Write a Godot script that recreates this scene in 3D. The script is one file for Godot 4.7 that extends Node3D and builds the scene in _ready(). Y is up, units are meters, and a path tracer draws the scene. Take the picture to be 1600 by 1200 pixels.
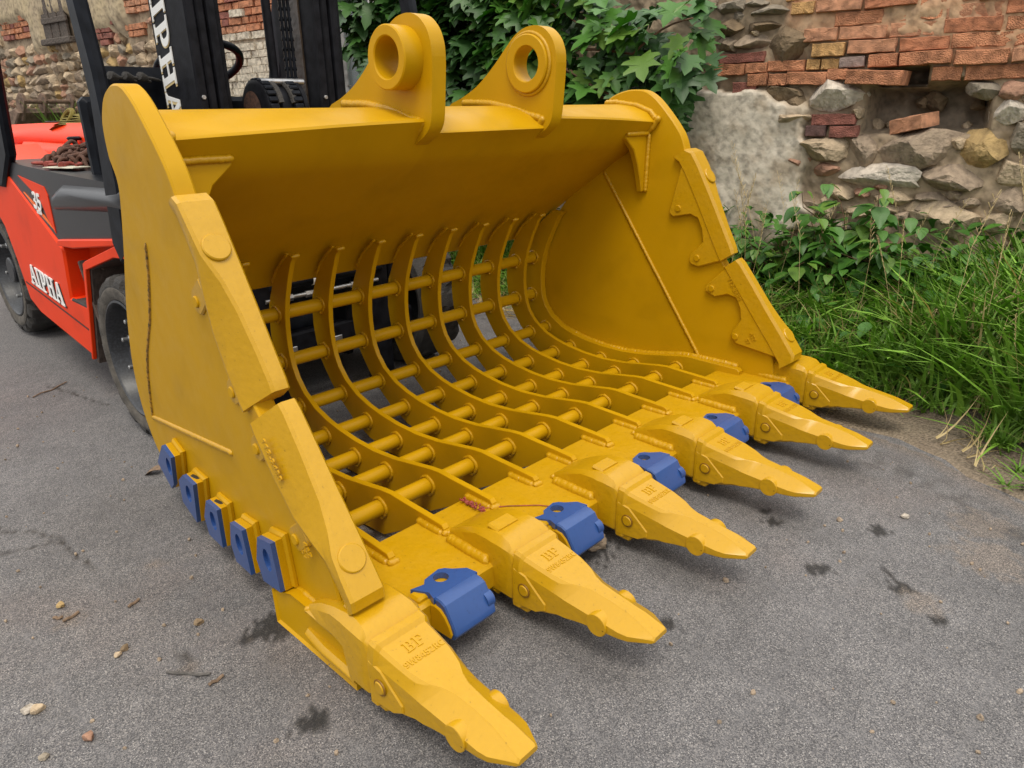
extends Node3D

# ---------------------------------------------------------------- mesh builder
class B:
	var p := PackedVector3Array()
	var col := PackedColorArray()
	var tint := Color(1, 1, 1)
	var use_col := false

	func add(t: PackedVector3Array, fix := true) -> void:
		if fix:
			var c := Vector3.ZERO
			for q in t:
				c += q
			c /= maxf(1.0, t.size())
			var vol := 0.0
			for i in range(0, t.size(), 3):
				vol += (t[i] - c).dot((t[i + 1] - c).cross(t[i + 2] - c))
			if vol < 0.0:
				for i in range(0, t.size(), 3):
					var s := t[i + 1]
					t[i + 1] = t[i + 2]
					t[i + 2] = s
		p.append_array(t)
		if use_col:
			for i in t.size():
				col.append(tint)

	# closed polygon swept from t0 to t1; f maps (2D point, t) into space
	func extrude(poly: PackedVector2Array, f: Callable, t0: float, t1: float, bev := 0.0) -> void:
		var n := poly.size()
		var area := 0.0
		for i in n:
			area += poly[i].cross(poly[(i + 1) % n])
		if area < 0.0:
			poly = poly.duplicate()
			poly.reverse()
		var inn := PackedVector2Array()
		for i in n:
			var a := (poly[i] - poly[(i + n - 1) % n]).normalized()
			var b := (poly[(i + 1) % n] - poly[i]).normalized()
			var na := Vector2(-a.y, a.x)
			var nb := Vector2(-b.y, b.x)
			var m := (na + nb).normalized()
			inn.append(poly[i] + m * minf(bev / maxf(m.dot(na), 0.35), bev * 1.8))
		var tri := Geometry2D.triangulate_polygon(inn)
		if tri.is_empty():
			inn = poly
			tri = Geometry2D.triangulate_polygon(poly)
		var rings := [[poly, t0], [poly, t1]]
		if bev > 0.0:
			rings = [[inn, t0], [poly, t0 + bev], [poly, t1 - bev], [inn, t1]]
		var out := PackedVector3Array()
		var pts := []
		for r in rings:
			var l := PackedVector3Array()
			for q in r[0]:
				l.append(f.call(q, r[1]))
			pts.append(l)
		for k in pts.size() - 1:
			var a: PackedVector3Array = pts[k]
			var b: PackedVector3Array = pts[k + 1]
			for i in n:
				var j := (i + 1) % n
				out.append_array([a[i], a[j], b[j], a[i], b[j], b[i]])
		var lo: PackedVector3Array = pts[0]
		var hi: PackedVector3Array = pts[-1]
		var sgn := 0.0
		if tri.size() >= 3:
			sgn = (inn[tri[1]] - inn[tri[0]]).cross(inn[tri[2]] - inn[tri[0]])
		for i in range(0, tri.size(), 3):
			var a := tri[i]
			var b := tri[i + 1]
			var c := tri[i + 2]
			if sgn < 0.0:
				var s := b
				b = c
				c = s
			out.append_array([hi[a], hi[b], hi[c], lo[a], lo[c], lo[b]])
		add(out)

	# rings of equal size joined; caps close both ends
	func loft(rings: Array, caps := true, loop := false, fix := true) -> void:
		var out := PackedVector3Array()
		var m := rings.size()
		var n: int = rings[0].size()
		for k in (m if loop else m - 1):
			var a: PackedVector3Array = rings[k]
			var b: PackedVector3Array = rings[(k + 1) % m]
			for i in n:
				var j := (i + 1) % n
				out.append_array([a[i], a[j], b[j], a[i], b[j], b[i]])
		if caps and not loop:
			for e in [0, m - 1]:
				var r: PackedVector3Array = rings[e]
				var c := Vector3.ZERO
				for q in r:
					c += q
				c /= n
				for i in n:
					var j := (i + 1) % n
					if e == 0:
						out.append_array([c, r[j], r[i]])
					else:
						out.append_array([c, r[i], r[j]])
		add(out, fix)

	# revolve a profile of (radius, height) about an axis
	func lathe(prof: PackedVector2Array, at: Vector3, axis: Vector3, seg := 24, closed := false) -> void:
		axis = axis.normalized()
		var u := axis.cross(Vector3.UP if absf(axis.y) < 0.9 else Vector3.RIGHT).normalized()
		var w := axis.cross(u)
		var rings := []
		for q in prof:
			var r := PackedVector3Array()
			for i in seg:
				var a := TAU * i / seg
				r.append(at + axis * q.y + (u * cos(a) + w * sin(a)) * q.x)
			rings.append(r)
		loft(rings, not closed, closed)

	func cyl(a: Vector3, b: Vector3, r: float, seg := 16, bev := 0.0) -> void:
		var h := a.distance_to(b)
		if bev > 0.0:
			lathe([Vector2(r - bev, 0), Vector2(r, bev), Vector2(r, h - bev), Vector2(r - bev, h)], a, b - a, seg)
		else:
			lathe([Vector2(r, 0), Vector2(r, h)], a, b - a, seg)

	func tube(path: PackedVector3Array, rad: Variant, seg := 8, loop := false) -> void:
		var n := path.size()
		var rings := []
		var u := Vector3.ZERO
		for i in n:
			var d: Vector3
			if loop:
				d = path[(i + 1) % n] - path[(i + n - 1) % n]
			else:
				d = path[mini(i + 1, n - 1)] - path[maxi(i - 1, 0)]
			d = d.normalized()
			if u == Vector3.ZERO:
				u = d.cross(Vector3.UP if absf(d.y) < 0.9 else Vector3.RIGHT).normalized()
			u = (u - d * u.dot(d)).normalized()
			var w := d.cross(u)
			var r: float = rad[i] if rad is Array or rad is PackedFloat32Array else rad
			var ring := PackedVector3Array()
			for k in seg:
				var a := TAU * k / seg
				ring.append(path[i] + (u * cos(a) + w * sin(a)) * r)
			rings.append(ring)
		loft(rings, true, loop)

	func box(c: Vector3, s: Vector3, bev := 0.0, basis := Basis()) -> void:
		var h := s / 2.0
		var poly := PackedVector2Array([Vector2(-h.x, -h.y), Vector2(h.x, -h.y), Vector2(h.x, h.y), Vector2(-h.x, h.y)])
		if bev > 0.0:
			poly = PackedVector2Array([Vector2(-h.x + bev, -h.y), Vector2(h.x - bev, -h.y), Vector2(h.x, -h.y + bev), Vector2(h.x, h.y - bev), Vector2(h.x - bev, h.y), Vector2(-h.x + bev, h.y), Vector2(-h.x, h.y - bev), Vector2(-h.x, -h.y + bev)])
		extrude(poly, func(q: Vector2, t: float) -> Vector3: return c + basis * Vector3(q.x, q.y, t), -h.z, h.z, bev)

	func mesh(crease := 38.0) -> ArrayMesh:
		var n := p.size()
		var fn := PackedVector3Array()
		fn.resize(n / 3)
		var ids := {}
		var who := PackedInt32Array()
		who.resize(n)
		var groups := []
		for i in range(0, n, 3):
			var c := (p[i + 1] - p[i]).cross(p[i + 2] - p[i])
			fn[i / 3] = c
			for k in 3:
				var key := Vector3i((p[i + k] * 20000.0).round())
				if not ids.has(key):
					ids[key] = groups.size()
					groups.append(PackedInt32Array())
				who[i + k] = ids[key]
				groups[ids[key]].append(i / 3)
		var cs := cos(deg_to_rad(crease))
		var nr := PackedVector3Array()
		nr.resize(n)
		var unit := PackedVector3Array()
		unit.resize(fn.size())
		for i in fn.size():
			unit[i] = fn[i].normalized()
		for i in n:
			var f := i / 3
			var s := Vector3.ZERO
			for g in groups[who[i]]:
				if unit[g].dot(unit[f]) > cs:
					s += fn[g]
			nr[i] = s.normalized() if s.length_squared() > 1e-20 else Vector3.UP
		var v := PackedVector3Array()
		v.resize(n)
		var nn := PackedVector3Array()
		nn.resize(n)
		for i in range(0, n, 3):
			v[i] = p[i]
			v[i + 1] = p[i + 2]
			v[i + 2] = p[i + 1]
			nn[i] = nr[i]
			nn[i + 1] = nr[i + 2]
			nn[i + 2] = nr[i + 1]
		var a := []
		a.resize(Mesh.ARRAY_MAX)
		a[Mesh.ARRAY_VERTEX] = v
		a[Mesh.ARRAY_NORMAL] = nn
		if use_col:
			var cc := PackedColorArray()
			cc.resize(n)
			for i in range(0, n, 3):
				cc[i] = col[i]
				cc[i + 1] = col[i + 2]
				cc[i + 2] = col[i + 1]
			a[Mesh.ARRAY_COLOR] = cc
		var m := ArrayMesh.new()
		m.add_surface_from_arrays(Mesh.PRIMITIVE_TRIANGLES, a)
		return m


var M := {}
var taken := {}
var rng := RandomNumberGenerator.new()

func numbered(called: String) -> String:
	taken[called] = taken.get(called, 0) + 1
	return called if taken[called] == 1 else "%s_%03d" % [called, taken[called] - 1]

func thing(called: String, label: String, category: String, at := Vector3.ZERO, group := "") -> Node3D:
	var o := Node3D.new()
	o.name = numbered(called)
	add_child(o)
	o.position = at
	return tag(o, label, category, group)

func tag(o: Node3D, label: String, category: String, group := "") -> Node3D:
	o.set_meta("label", label)
	o.set_meta("category", category)
	if group:
		o.set_meta("group", group)
	return o

func part(called: String, mesh: Variant, m: Material, parent: Node3D = null) -> MeshInstance3D:
	var o := MeshInstance3D.new()
	o.name = called if parent else numbered(called)
	if parent:
		var k := 0
		while parent.has_node(NodePath(o.name)):
			k += 1
			o.name = "%s_%03d" % [called, k]
	o.mesh = mesh.mesh() if mesh is B else mesh
	o.material_override = m
	(parent if parent else self).add_child(o, true)
	return o

func quick(called: String, mesh: Mesh, m: Material, parent: Node3D, k: int) -> MeshInstance3D:
	var o := MeshInstance3D.new()
	o.name = called if k == 0 else "%s_%03d" % [called, k]
	o.mesh = mesh
	o.material_override = m
	parent.add_child(o, true)
	return o

func struct(called: String, mesh: Variant, m: Material) -> MeshInstance3D:
	var o := part(called, mesh, m)
	o.set_meta("kind", "structure")
	return o

func noise(freq: float, octaves: int, seed_: int, kind := FastNoiseLite.TYPE_SIMPLEX_SMOOTH) -> FastNoiseLite:
	var f := FastNoiseLite.new()
	f.noise_type = kind
	f.frequency = freq
	f.fractal_octaves = octaves
	f.seed = seed_
	return f

func ntex(f: FastNoiseLite, ramp: Array, size := 512, normal := 0.0) -> NoiseTexture2D:
	var t := NoiseTexture2D.new()
	t.width = size
	t.height = size
	t.seamless = true
	t.noise = f
	if normal > 0.0:
		t.as_normal_map = true
		t.bump_strength = normal
	if ramp:
		var g := Gradient.new()
		var offs := PackedFloat32Array()
		var cols := PackedColorArray()
		for r in ramp:
			offs.append(r[0])
			cols.append(r[1])
		g.offsets = offs
		g.colors = cols
		t.color_ramp = g
	return t

func grey(x: float) -> Color:
	return Color(x, x, x)

# base: linear albedo; var_: strength of the tone noise
func mat(key: String, lin: Color, rough: float, scale := 1.0, tex: Texture2D = null, nrm: Texture2D = null, nscale := 1.0, metal := 0.0) -> StandardMaterial3D:
	var m := StandardMaterial3D.new()
	m.resource_name = key
	m.albedo_color = lin.linear_to_srgb()
	m.roughness = rough
	m.metallic = metal
	m.uv1_triplanar = true
	m.uv1_world_triplanar = true
	m.uv1_scale = Vector3.ONE * scale
	if tex:
		m.albedo_texture = tex
	if nrm:
		m.normal_enabled = true
		m.normal_texture = nrm
		m.normal_scale = nscale
	M[key] = m
	return m

func V2(a: Array) -> PackedVector2Array:
	var o := PackedVector2Array()
	for i in range(0, a.size(), 2):
		o.append(Vector2(a[i], a[i + 1]))
	return o

func _ready() -> void:
	rng.seed = 7
	build_view()
	build_materials()
	build_ground()
	build_walls()
	build_bucket()
	build_forklift()
	build_plants()
	build_small_things()

func build_view() -> void:
	var cam := Camera3D.new()
	cam.name = "camera"
	add_child(cam)
	var yaw := 0.8022
	var pitch := 0.3615
	var roll := -0.01817
	var fw := Vector3(sin(yaw) * cos(pitch), -sin(pitch), -cos(yaw) * cos(pitch))
	var right := Vector3(cos(yaw), 0, sin(yaw))
	var up := right.cross(fw)
	var r2 := right * cos(roll) + up * sin(roll)
	var u2 := up * cos(roll) - right * sin(roll)
	cam.transform = Transform3D(Basis(r2, u2, -fw), Vector3(-1.4442, 0.9681, 0.5398))
	cam.fov = rad_to_deg(2.0 * atan(600.0 / 1131.5))
	cam.near = 0.05
	cam.far = 200.0
	cam.current = true
	var we := WorldEnvironment.new()
	we.name = "world"
	var e := Environment.new()
	e.background_mode = Environment.BG_SKY
	var sk := Sky.new()
	var sm := ProceduralSkyMaterial.new()
	sm.sky_top_color = Color(1.0, 1.0, 1.0)
	sm.sky_horizon_color = Color(0.58, 0.585, 0.59)
	sm.sky_curve = 0.28
	sm.ground_horizon_color = Color(0.45, 0.45, 0.44)
	sm.ground_bottom_color = Color(0.3, 0.3, 0.3)
	sk.sky_material = sm
	e.sky = sk
	e.tonemap_mode = Environment.TONE_MAPPER_LINEAR
	e.tonemap_exposure = 1.9
	e.sdfgi_enabled = true
	e.ssao_enabled = true
	e.ssil_enabled = true
	we.environment = e
	add_child(we)
	var sun := DirectionalLight3D.new()
	sun.name = "sun"
	sun.light_energy = 0.4
	sun.light_angular_distance = 25.0
	sun.light_color = Color(1.0, 0.97, 0.92)
	sun.shadow_enabled = true
	add_child(sun)
	sun.look_at_from_position(Vector3(-2.2, 6.5, 2.2), Vector3.ZERO)

# ---------------------------------------------------------------- bucket
const XC := -0.03   # middle of the bucket

func xin(q: Vector2) -> float:   # q = (height, depth); inner face of a side plate, toed in towards the heel
	return 0.803 + 0.05 * (q.x - 0.747) + 0.075 * (q.y + 1.159)

func plate_map(side: float) -> Callable:
	return func(q: Vector2, t: float) -> Vector3: return Vector3(XC + side * (xin(q) + t), q.x, q.y)

func slab(x0: float) -> Callable:
	return func(q: Vector2, t: float) -> Vector3: return Vector3(x0 + t, q.x, q.y)

func bead(b: B, path: PackedVector3Array, r: float, wob := 0.25, step := 0.0045, flat := Vector3.ZERO) -> void:
	var pts := PackedVector3Array()
	var rad := []
	for i in path.size() - 1:
		var n := maxi(1, int(path[i].distance_to(path[i + 1]) / step))
		for k in n:
			pts.append(path[i].lerp(path[i + 1], float(k) / n) + Vector3(rng.randf_range(-1, 1), rng.randf_range(-1, 1), rng.randf_range(-1, 1)) * r * 0.08)
			rad.append(r * (1.0 + minf(wob, 0.3) * 0.22 * sin(pts.size() * 2.1) + rng.randf_range(-wob, wob) * 0.16))
	pts.append(path[-1])
	rad.append(r * 0.6)
	rad[0] = r * 0.6
	b.tube(pts, rad, 7)

func chaikin(poly: PackedVector2Array, times := 1) -> PackedVector2Array:
	for k in times:
		var o := PackedVector2Array()
		for i in poly.size():
			var a := poly[i]
			var b := poly[(i + 1) % poly.size()]
			if a.distance_to(b) > 0.012:
				o.append(a.lerp(b, 0.22))
				o.append(a.lerp(b, 0.78))
			else:
				o.append(a.lerp(b, 0.5))
		poly = o
	return poly

func weld(parent: Node3D, path: PackedVector3Array, r: float, wob := 0.25, step := 0.0045) -> MeshInstance3D:
	var b := B.new()
	bead(b, path, r, wob, step)
	return part("weld_bead", b.mesh(60.0), M.weld, parent)

func ringpts(x0: float, z: float, wt: float, yt: float, wm: float, ym: float, wb: float, yb: float, c := 0.007) -> PackedVector3Array:
	var h := [[wt - c, yt], [wt, yt - c], [wm, ym], [wb, yb + c], [wb - c, yb]]
	var r := PackedVector3Array()
	for q in h:
		r.append(Vector3(x0 + q[0], q[1], z))
	for i in 5:
		r.append(Vector3(x0 - h[4 - i][0], h[4 - i][1], z))
	return r

func text_part(called: String, s: String, size: float, depth: float, xf: Transform3D, m: Material, parent: Node3D, font := "Droid Sans", weight := 700) -> MeshInstance3D:
	var t := TextMesh.new()
	var f := SystemFont.new()
	f.font_names = PackedStringArray([font])
	f.font_weight = weight
	t.font = f
	t.text = s
	t.font_size = 64
	t.pixel_size = size / 64.0
	t.depth = depth
	t.curve_step = 2.0
	var o := part(called, t, m, parent)
	o.transform = xf
	return o

func build_bucket() -> void:
	var t := thing("excavator_bucket", "large yellow skeleton screening bucket with six teeth and blue guards on asphalt", "excavator bucket", Vector3.ZERO)
	var Y: Material = M.yellow
	var W: Material = M.weld
	var outline := V2([1.020, -0.965, 1.027, -0.990, 1.028, -1.035, 1.018, -1.080, 1.002, -1.115, 0.967, -1.156, 0.93, -1.171, 0.888, -1.176, 0.868, -1.166, 0.849, -1.157, 0.825, -1.161, 0.803, -1.173, 0.747, -1.208, 0.669, -1.262, 0.564, -1.343, 0.489, -1.392, 0.43, -1.425, 0.370, -1.455, 0.32, -1.471, 0.270, -1.481, 0.225, -1.482, 0.184, -1.477, 0.145, -1.462, 0.107, -1.440, 0.075, -1.40, 0.055, -1.34, 0.045, -1.25, 0.04, -1.10, 0.04, -0.70, 0.05, -0.50, 0.075, -0.42, 0.13, -0.41, 0.2, -0.428, 0.242, -0.445, 0.45, -0.606, 0.482, -0.640, 0.714, -0.766, 0.80, -0.794, 0.873, -0.817, 0.92, -0.853, 0.967, -0.897, 1.0, -0.932])
	outline = chaikin(outline, 2)
	for s in [-1.0, 1.0]:
		var b := B.new()
		b.extrude(outline, plate_map(s), 0.0, 0.040, 0.004)
		part("side_plate", b, Y, t)
	# curved back shell, closed as a rolled torsion box
	var prof := func(x: float) -> Array:
		var k := clampf(1.0 - pow((x - XC) / 0.82, 2.0), 0.0, 1.0)
		var k2 := k
		if absf(x) < 0.205:
			k2 = k
		var l := Vector2(0.921 + 0.026 * k, -0.922 + 0.024 * k2)
		if absf(x) < 0.205:
			l = Vector2(0.918, -0.905)
		return [l, l.lerp(Vector2(0.885, -0.948), 0.85), Vector2(0.862, -0.968), Vector2(0.835, -1.000), Vector2(0.785, -1.080), Vector2(0.728, -1.158), Vector2(0.67, -1.242), Vector2(0.615, -1.318), Vector2(0.57, -1.370), Vector2(0.53, -1.408), Vector2(0.495, -1.432), Vector2(0.490, -1.446), Vector2(0.505, -1.445), Vector2(0.60, -1.350), Vector2(0.70, -1.255), Vector2(0.78, -1.190), Vector2(0.87, -1.180), Vector2(0.935, -1.165), Vector2(0.968, -1.142), Vector2(0.980, -1.105), Vector2(0.981, -1.06), Vector2(0.972, -1.00), Vector2(0.958, -0.955).lerp(l, 0.15), l + Vector2(0.006, -0.003)]
	var rings := []
	var xs := [-0.79, -0.7, -0.6, -0.5, -0.4, -0.3, -0.206, -0.2, -0.1, 0.0, 0.1, 0.2, 0.206, 0.3, 0.4, 0.5, 0.6, 0.68, 0.79]
	for x in xs:
		var r := PackedVector3Array()
		var pr: Array = prof.call(x)
		for q in pr:
			var xx: float = x
			if absf(x) > 0.78:
				xx = XC + signf(x) * (xin(q) + 0.004)
			elif x < -0.65:
				xx = x - 0.03
			r.append(Vector3(xx, q.x, q.y))
		rings.append(r)
	var sh := B.new()
	sh.loft(rings, false)
	part("back_shell", sh.mesh(30.0), Y, t)
	# lifting lugs with bored bosses
	var lugo := V2([0.86, -1.36, 0.985, -1.315, 1.005, -1.245, 1.033, -1.182, 1.062, -1.138, 1.10, -1.090, 1.135, -1.052, 1.165, -1.018, 1.183, -0.980, 1.187, -0.937, 1.176, -0.902, 1.148, -0.873, 1.104, -0.858, 1.0, -0.868, 0.95, -0.874, 0.928, -0.884, 0.907, -0.910, 0.884, -0.956, 0.892, -0.99, 0.88, -1.02, 0.86, -1.1])
	var hc := Vector2(1.089, -0.962)
	var lug2 := chaikin(lugo, 2)
	for s in [-1.0, 1.0]:
		# two halves meet on a line through the bore
		var b := B.new()
		for half in [-1.0, 1.0]:
			var cut := PackedVector2Array([Vector2(hc.x, -2.0), Vector2(hc.x + half, -2.0), Vector2(hc.x + half, 0.0), Vector2(hc.x, 0.0)])
			var bits := Geometry2D.intersect_polygons(lug2, cut)
			var circ := PackedVector2Array()
			for k in 40:
				circ.append(hc + Vector2(cos(TAU * (k + 0.5) / 40.0), sin(TAU * (k + 0.5) / 40.0)) * 0.0475)
			for bit in bits:
				for q in Geometry2D.clip_polygons(bit, circ):
					b.extrude(q, slab(0.0), s * 0.200, s * 0.243, 0.0)
		var lug := part("lifting_lug", b.mesh(30.0), Y, t)
		var o := B.new()
		var ri := 0.0465
		if s < 0.0:
			o.lathe([Vector2(ri, 0.0), Vector2(ri + 0.002, -0.002), Vector2(0.074, -0.002), Vector2(0.077, 0.001), Vector2(0.077, 0.0125), Vector2(ri, 0.0125)], Vector3(-0.188, hc.x, hc.y), Vector3(-1, 0, 0), 40, true)
			part("collar", o, Y, lug)
			o = B.new()
			o.lathe([Vector2(ri, 0.0), Vector2(ri + 0.003, -0.003), Vector2(0.069, -0.003), Vector2(0.072, 0.0), Vector2(0.072, 0.053), Vector2(ri, 0.053)], Vector3(-0.296, hc.x, hc.y), Vector3(1, 0, 0), 40, true)
			part("pin_boss", o, Y, lug)
		else:
			o.lathe([Vector2(ri, 0.0), Vector2(ri + 0.002, -0.002), Vector2(0.074, -0.002), Vector2(0.077, 0.001), Vector2(0.077, 0.0125), Vector2(ri, 0.0125)], Vector3(0.188, hc.x, hc.y), Vector3(1, 0, 0), 40, true)
			part("collar", o, Y, lug)
			var rw := B.new()
			var rp := PackedVector3Array()
			for k in 30:
				rp.append(Vector3(0.199, hc.x + cos(TAU * k / 30.0) * 0.080, hc.y + sin(TAU * k / 30.0) * 0.080))
			rw.tube(rp, 0.006, 7, true)
			part("weld_bead", rw.mesh(60.0), W, lug)
		for x in [0.200, 0.243]:
			var path := PackedVector3Array()
			for q in [[0.992, -1.24], [0.988, -1.12], [0.975, -1.04], [0.955, -0.965], [0.945, -0.915]]:
				path.append(Vector3(s * x, q[0], q[1]))
			weld(lug, path, 0.011)
			weld(lug, PackedVector3Array([Vector3(s * x, 0.95, -0.905), Vector3(s * x, 0.925, -0.925), Vector3(s * x, 0.893, -0.965)]), 0.010)
	# corner braces under the lip
	for s in [-1.0, 1.0]:
		var b := B.new()
		var poly := V2([0.690, 0.888, 0.822, 0.888, 0.814, 0.690, 0.795, 0.692, 0.783, 0.735, 0.765, 0.785, 0.738, 0.835, 0.692, 0.872])
		b.extrude(poly, func(q: Vector2, k: float) -> Vector3: return Vector3(XC + s * q.x, q.y, k), -0.968, -0.945, 0.003)
		var g := part("corner_brace", b, Y, t)
		weld(g, PackedVector3Array([Vector3(XC + s * 0.818, 0.885, -0.941), Vector3(XC + s * 0.814, 0.79, -0.941), Vector3(XC + s * 0.810, 0.690, -0.941)]), 0.008)
		weld(g, PackedVector3Array([Vector3(XC + s * 0.69, 0.886, -0.942), Vector3(XC + s * 0.815, 0.886, -0.942)]), 0.008)
		weld(g, PackedVector3Array([Vector3(XC + s * 0.822, 0.940, -0.905), Vector3(XC + s * 0.819, 0.905, -0.93), Vector3(XC + s * 0.816, 0.882, -0.96)]), 0.010)
	# welds on the plates
	for s in [-1.0, 1.0]:
		var pm := plate_map(s)
		weld(t, PackedVector3Array([pm.call(Vector2(0.753, -1.119), 0.0), pm.call(Vector2(0.128, -0.674), 0.0)]), 0.0065, 0.5)
		var arc := PackedVector3Array()
		for q in V2([0.925, -0.915, 0.955, -0.945, 0.975, -1.00, 0.986, -1.08, 0.985, -1.13]):
			arc.append(pm.call(q, -0.003))
		weld(t, arc, 0.011)
		var low := PackedVector3Array()
		for q in V2([0.52, -1.40, 0.465, -1.362, 0.375, -1.38, 0.30, -1.38, 0.238, -1.366, 0.185, -1.325, 0.145, -1.262, 0.118, -1.16, 0.104, -1.06, 0.102, -0.97, 0.109, -0.88, 0.122, -0.80, 0.133, -0.735, 0.134, -0.65, 0.13, -0.53]):
			low.append(pm.call(q, -0.006))
		weld(t, low, 0.012)
		if s < 0:
			var l := PackedVector3Array()
			for q in V2([0.318, -0.812, 0.220, -1.385]):
				l.append(pm.call(q, 0.0385))
			weld(t, l, 0.007)
	# rough flame-cut groove on the outer left plate
	var gr := B.new()
	var gp := PackedVector3Array()
	for q in V2([0.722, -1.057, 0.685, -1.074, 0.649, -1.092, 0.59, -1.131, 0.532, -1.173, 0.47, -1.234, 0.433, -1.268, 0.39, -1.300, 0.350, -1.325, 0.28, -1.360, 0.212, -1.390]):
		gp.append(plate_map(-1.0).call(q, 0.0385))
	bead(gr, gp, 0.0055, 0.3)
	part("weld_seam", gr, M.weld_dark, t)
	# ribs
	var ribo := V2([0.602, -1.268, 0.58, -1.289, 0.52, -1.320, 0.465, -1.343, 0.42, -1.356, 0.375, -1.362, 0.335, -1.363, 0.295, -1.360, 0.26, -1.352, 0.228, -1.338, 0.19, -1.307, 0.155, -1.252, 0.135, -1.195, 0.122, -1.135, 0.112, -1.06, 0.108, -0.97, 0.114, -0.88, 0.126, -0.80, 0.136, -0.735, 0.139, -0.70, 0.136, -0.65, 0.133, -0.57, 0.130, -0.520, 0.122, -0.512, 0.100, -0.512, 0.095, -0.595, 0.060, -0.655, 0.012, -0.74, 0.006, -0.85, 0.004, -0.98, 0.006, -1.10, 0.025, -1.20, 0.06, -1.275, 0.107, -1.335, 0.161, -1.387, 0.20, -1.415, 0.234, -1.436, 0.29, -1.451, 0.344, -1.457, 0.40, -1.452, 0.443, -1.441, 0.508, -1.405, 0.55, -1.38, 0.605, -1.318])
	var bars := [[0.416, -1.404], [0.267, -1.404], [0.142, -1.330], [0.083, -1.205], [0.062, -1.060], [0.067, -0.915], [0.088, -0.742]]
	var ribx := []
	for i in 10:
		ribx.append(-0.7157 + 0.14713 * i)
	var rb := B.new()
	rb.extrude(ribo, slab(0.0), -0.008, 0.008, 0.0012)
	var ribm := rb.mesh(30.0)
	var fwm := []
	var fw0 := B.new()
	bead(fw0, PackedVector3Array([Vector3(-0.010, 0.1105, -0.600), Vector3(-0.010, 0.1105, -0.515)]), 0.0095, 0.12, 0.004)
	fwm.append(fw0.mesh(60.0))
	var fw1 := B.new()
	bead(fw1, PackedVector3Array([Vector3(-0.013, 0.1105, -0.510), Vector3(0.013, 0.1105, -0.510)]), 0.009, 0.12, 0.004)
	fwm.append(fw1.mesh(60.0))
	var fw2 := B.new()
	bead(fw2, PackedVector3Array([Vector3(-0.012, 0.600, -1.274), Vector3(0.012, 0.604, -1.268)]), 0.006, 0.3, 0.004)
	fwm.append(fw2.mesh(60.0))
	var fw3 := B.new()
	bead(fw3, PackedVector3Array([Vector3(-0.008, 0.510, -1.405), Vector3(-0.008, 0.555, -1.368), Vector3(-0.008, 0.606, -1.297)]), 0.0045, 0.4, 0.005)
	fwm.append(fw3.mesh(60.0))
	var wr := B.new()
	var ring := PackedVector3Array()
	for k in 18:
		var a := TAU * k / 18.0
		ring.append(Vector3(0, cos(a), sin(a)) * (0.0240 + 0.0012 * sin(k * 5.1)))
	wr.tube(ring, 0.0048, 6, true)
	wr.lathe([Vector2(0.001, -0.006), Vector2(0.005, -0.003), Vector2(0.006, 0.0), Vector2(0.005, 0.003), Vector2(0.001, 0.006)], Vector3(-0.0015, -0.024, 0.006), Vector3(1, 0, 0), 8)
	var wrm := wr.mesh(60.0)
	for i in 10:
		var r := part("rib", ribm, Y, t)
		r.position.x = ribx[i]
		for m in fwm:
			part("weld_bead", m, W, r)
		for q in bars:
			part("weld_ring", wrm, W, r).position = Vector3(-0.0095, q[0], q[1])
	for s in [-1.0, 1.0]:
		var b := B.new()
		b.extrude(ribo, func(q: Vector2, k: float) -> Vector3: return Vector3(XC + s * (xin(q) - 0.036 + k), q.x, q.y), 0.0, 0.026, 0.0015)
		if s > 0:
			var r := part("rib", b.mesh(30.0), Y, t)
			for q in bars:
				part("weld_ring", wrm, W, r).position = Vector3(XC + xin(Vector2(q[0], q[1])) - 0.0375, q[0], q[1])
	for q in bars:
		var b := B.new()
		var e: float = xin(Vector2(q[0], q[1]))
		b.cyl(Vector3(XC - e, q[0], q[1]), Vector3(XC + e - 0.02, q[0], q[1]), 0.0205, 20)
		part("cross_bar", b, Y, t)
	# cutting lip
	var lp := B.new()
	lp.extrude(V2([0.110, -0.592, 0.110, -0.362, 0.104, -0.356, 0.056, -0.356, 0.050, -0.362, 0.050, -0.575, 0.056, -0.592]), slab(0.0), -0.84, 0.82, 0.0)
	part("cutting_lip", lp, M.yellow_cast, t)
	for s in [-1.0, 1.0]:
		var b := B.new()
		b.extrude(V2([0.0, -0.655, 0.0, -0.376, 0.088, -0.372, 0.104, -0.395, 0.104, -0.58, 0.078, -0.658]), slab(0.0), s * 0.79, s * 0.905, 0.005)
		var c := part("lip_end", b, Y, t)
		weld(c, PackedVector3Array([Vector3(s * 0.880, 0.085, -0.635), Vector3(s * 0.886, 0.102, -0.56), Vector3(s * 0.889, 0.103, -0.41)]), 0.008, 0.2, 0.005)
		weld(c, PackedVector3Array([Vector3(s * 0.866, 0.098, -0.64), Vector3(s * 0.868, 0.110, -0.56), Vector3(s * 0.869, 0.112, -0.45)]), 0.010, 0.2, 0.005)
	make_teeth(t)
	make_shrouds(t)
	make_protectors(t)
	make_heels(t)

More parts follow.
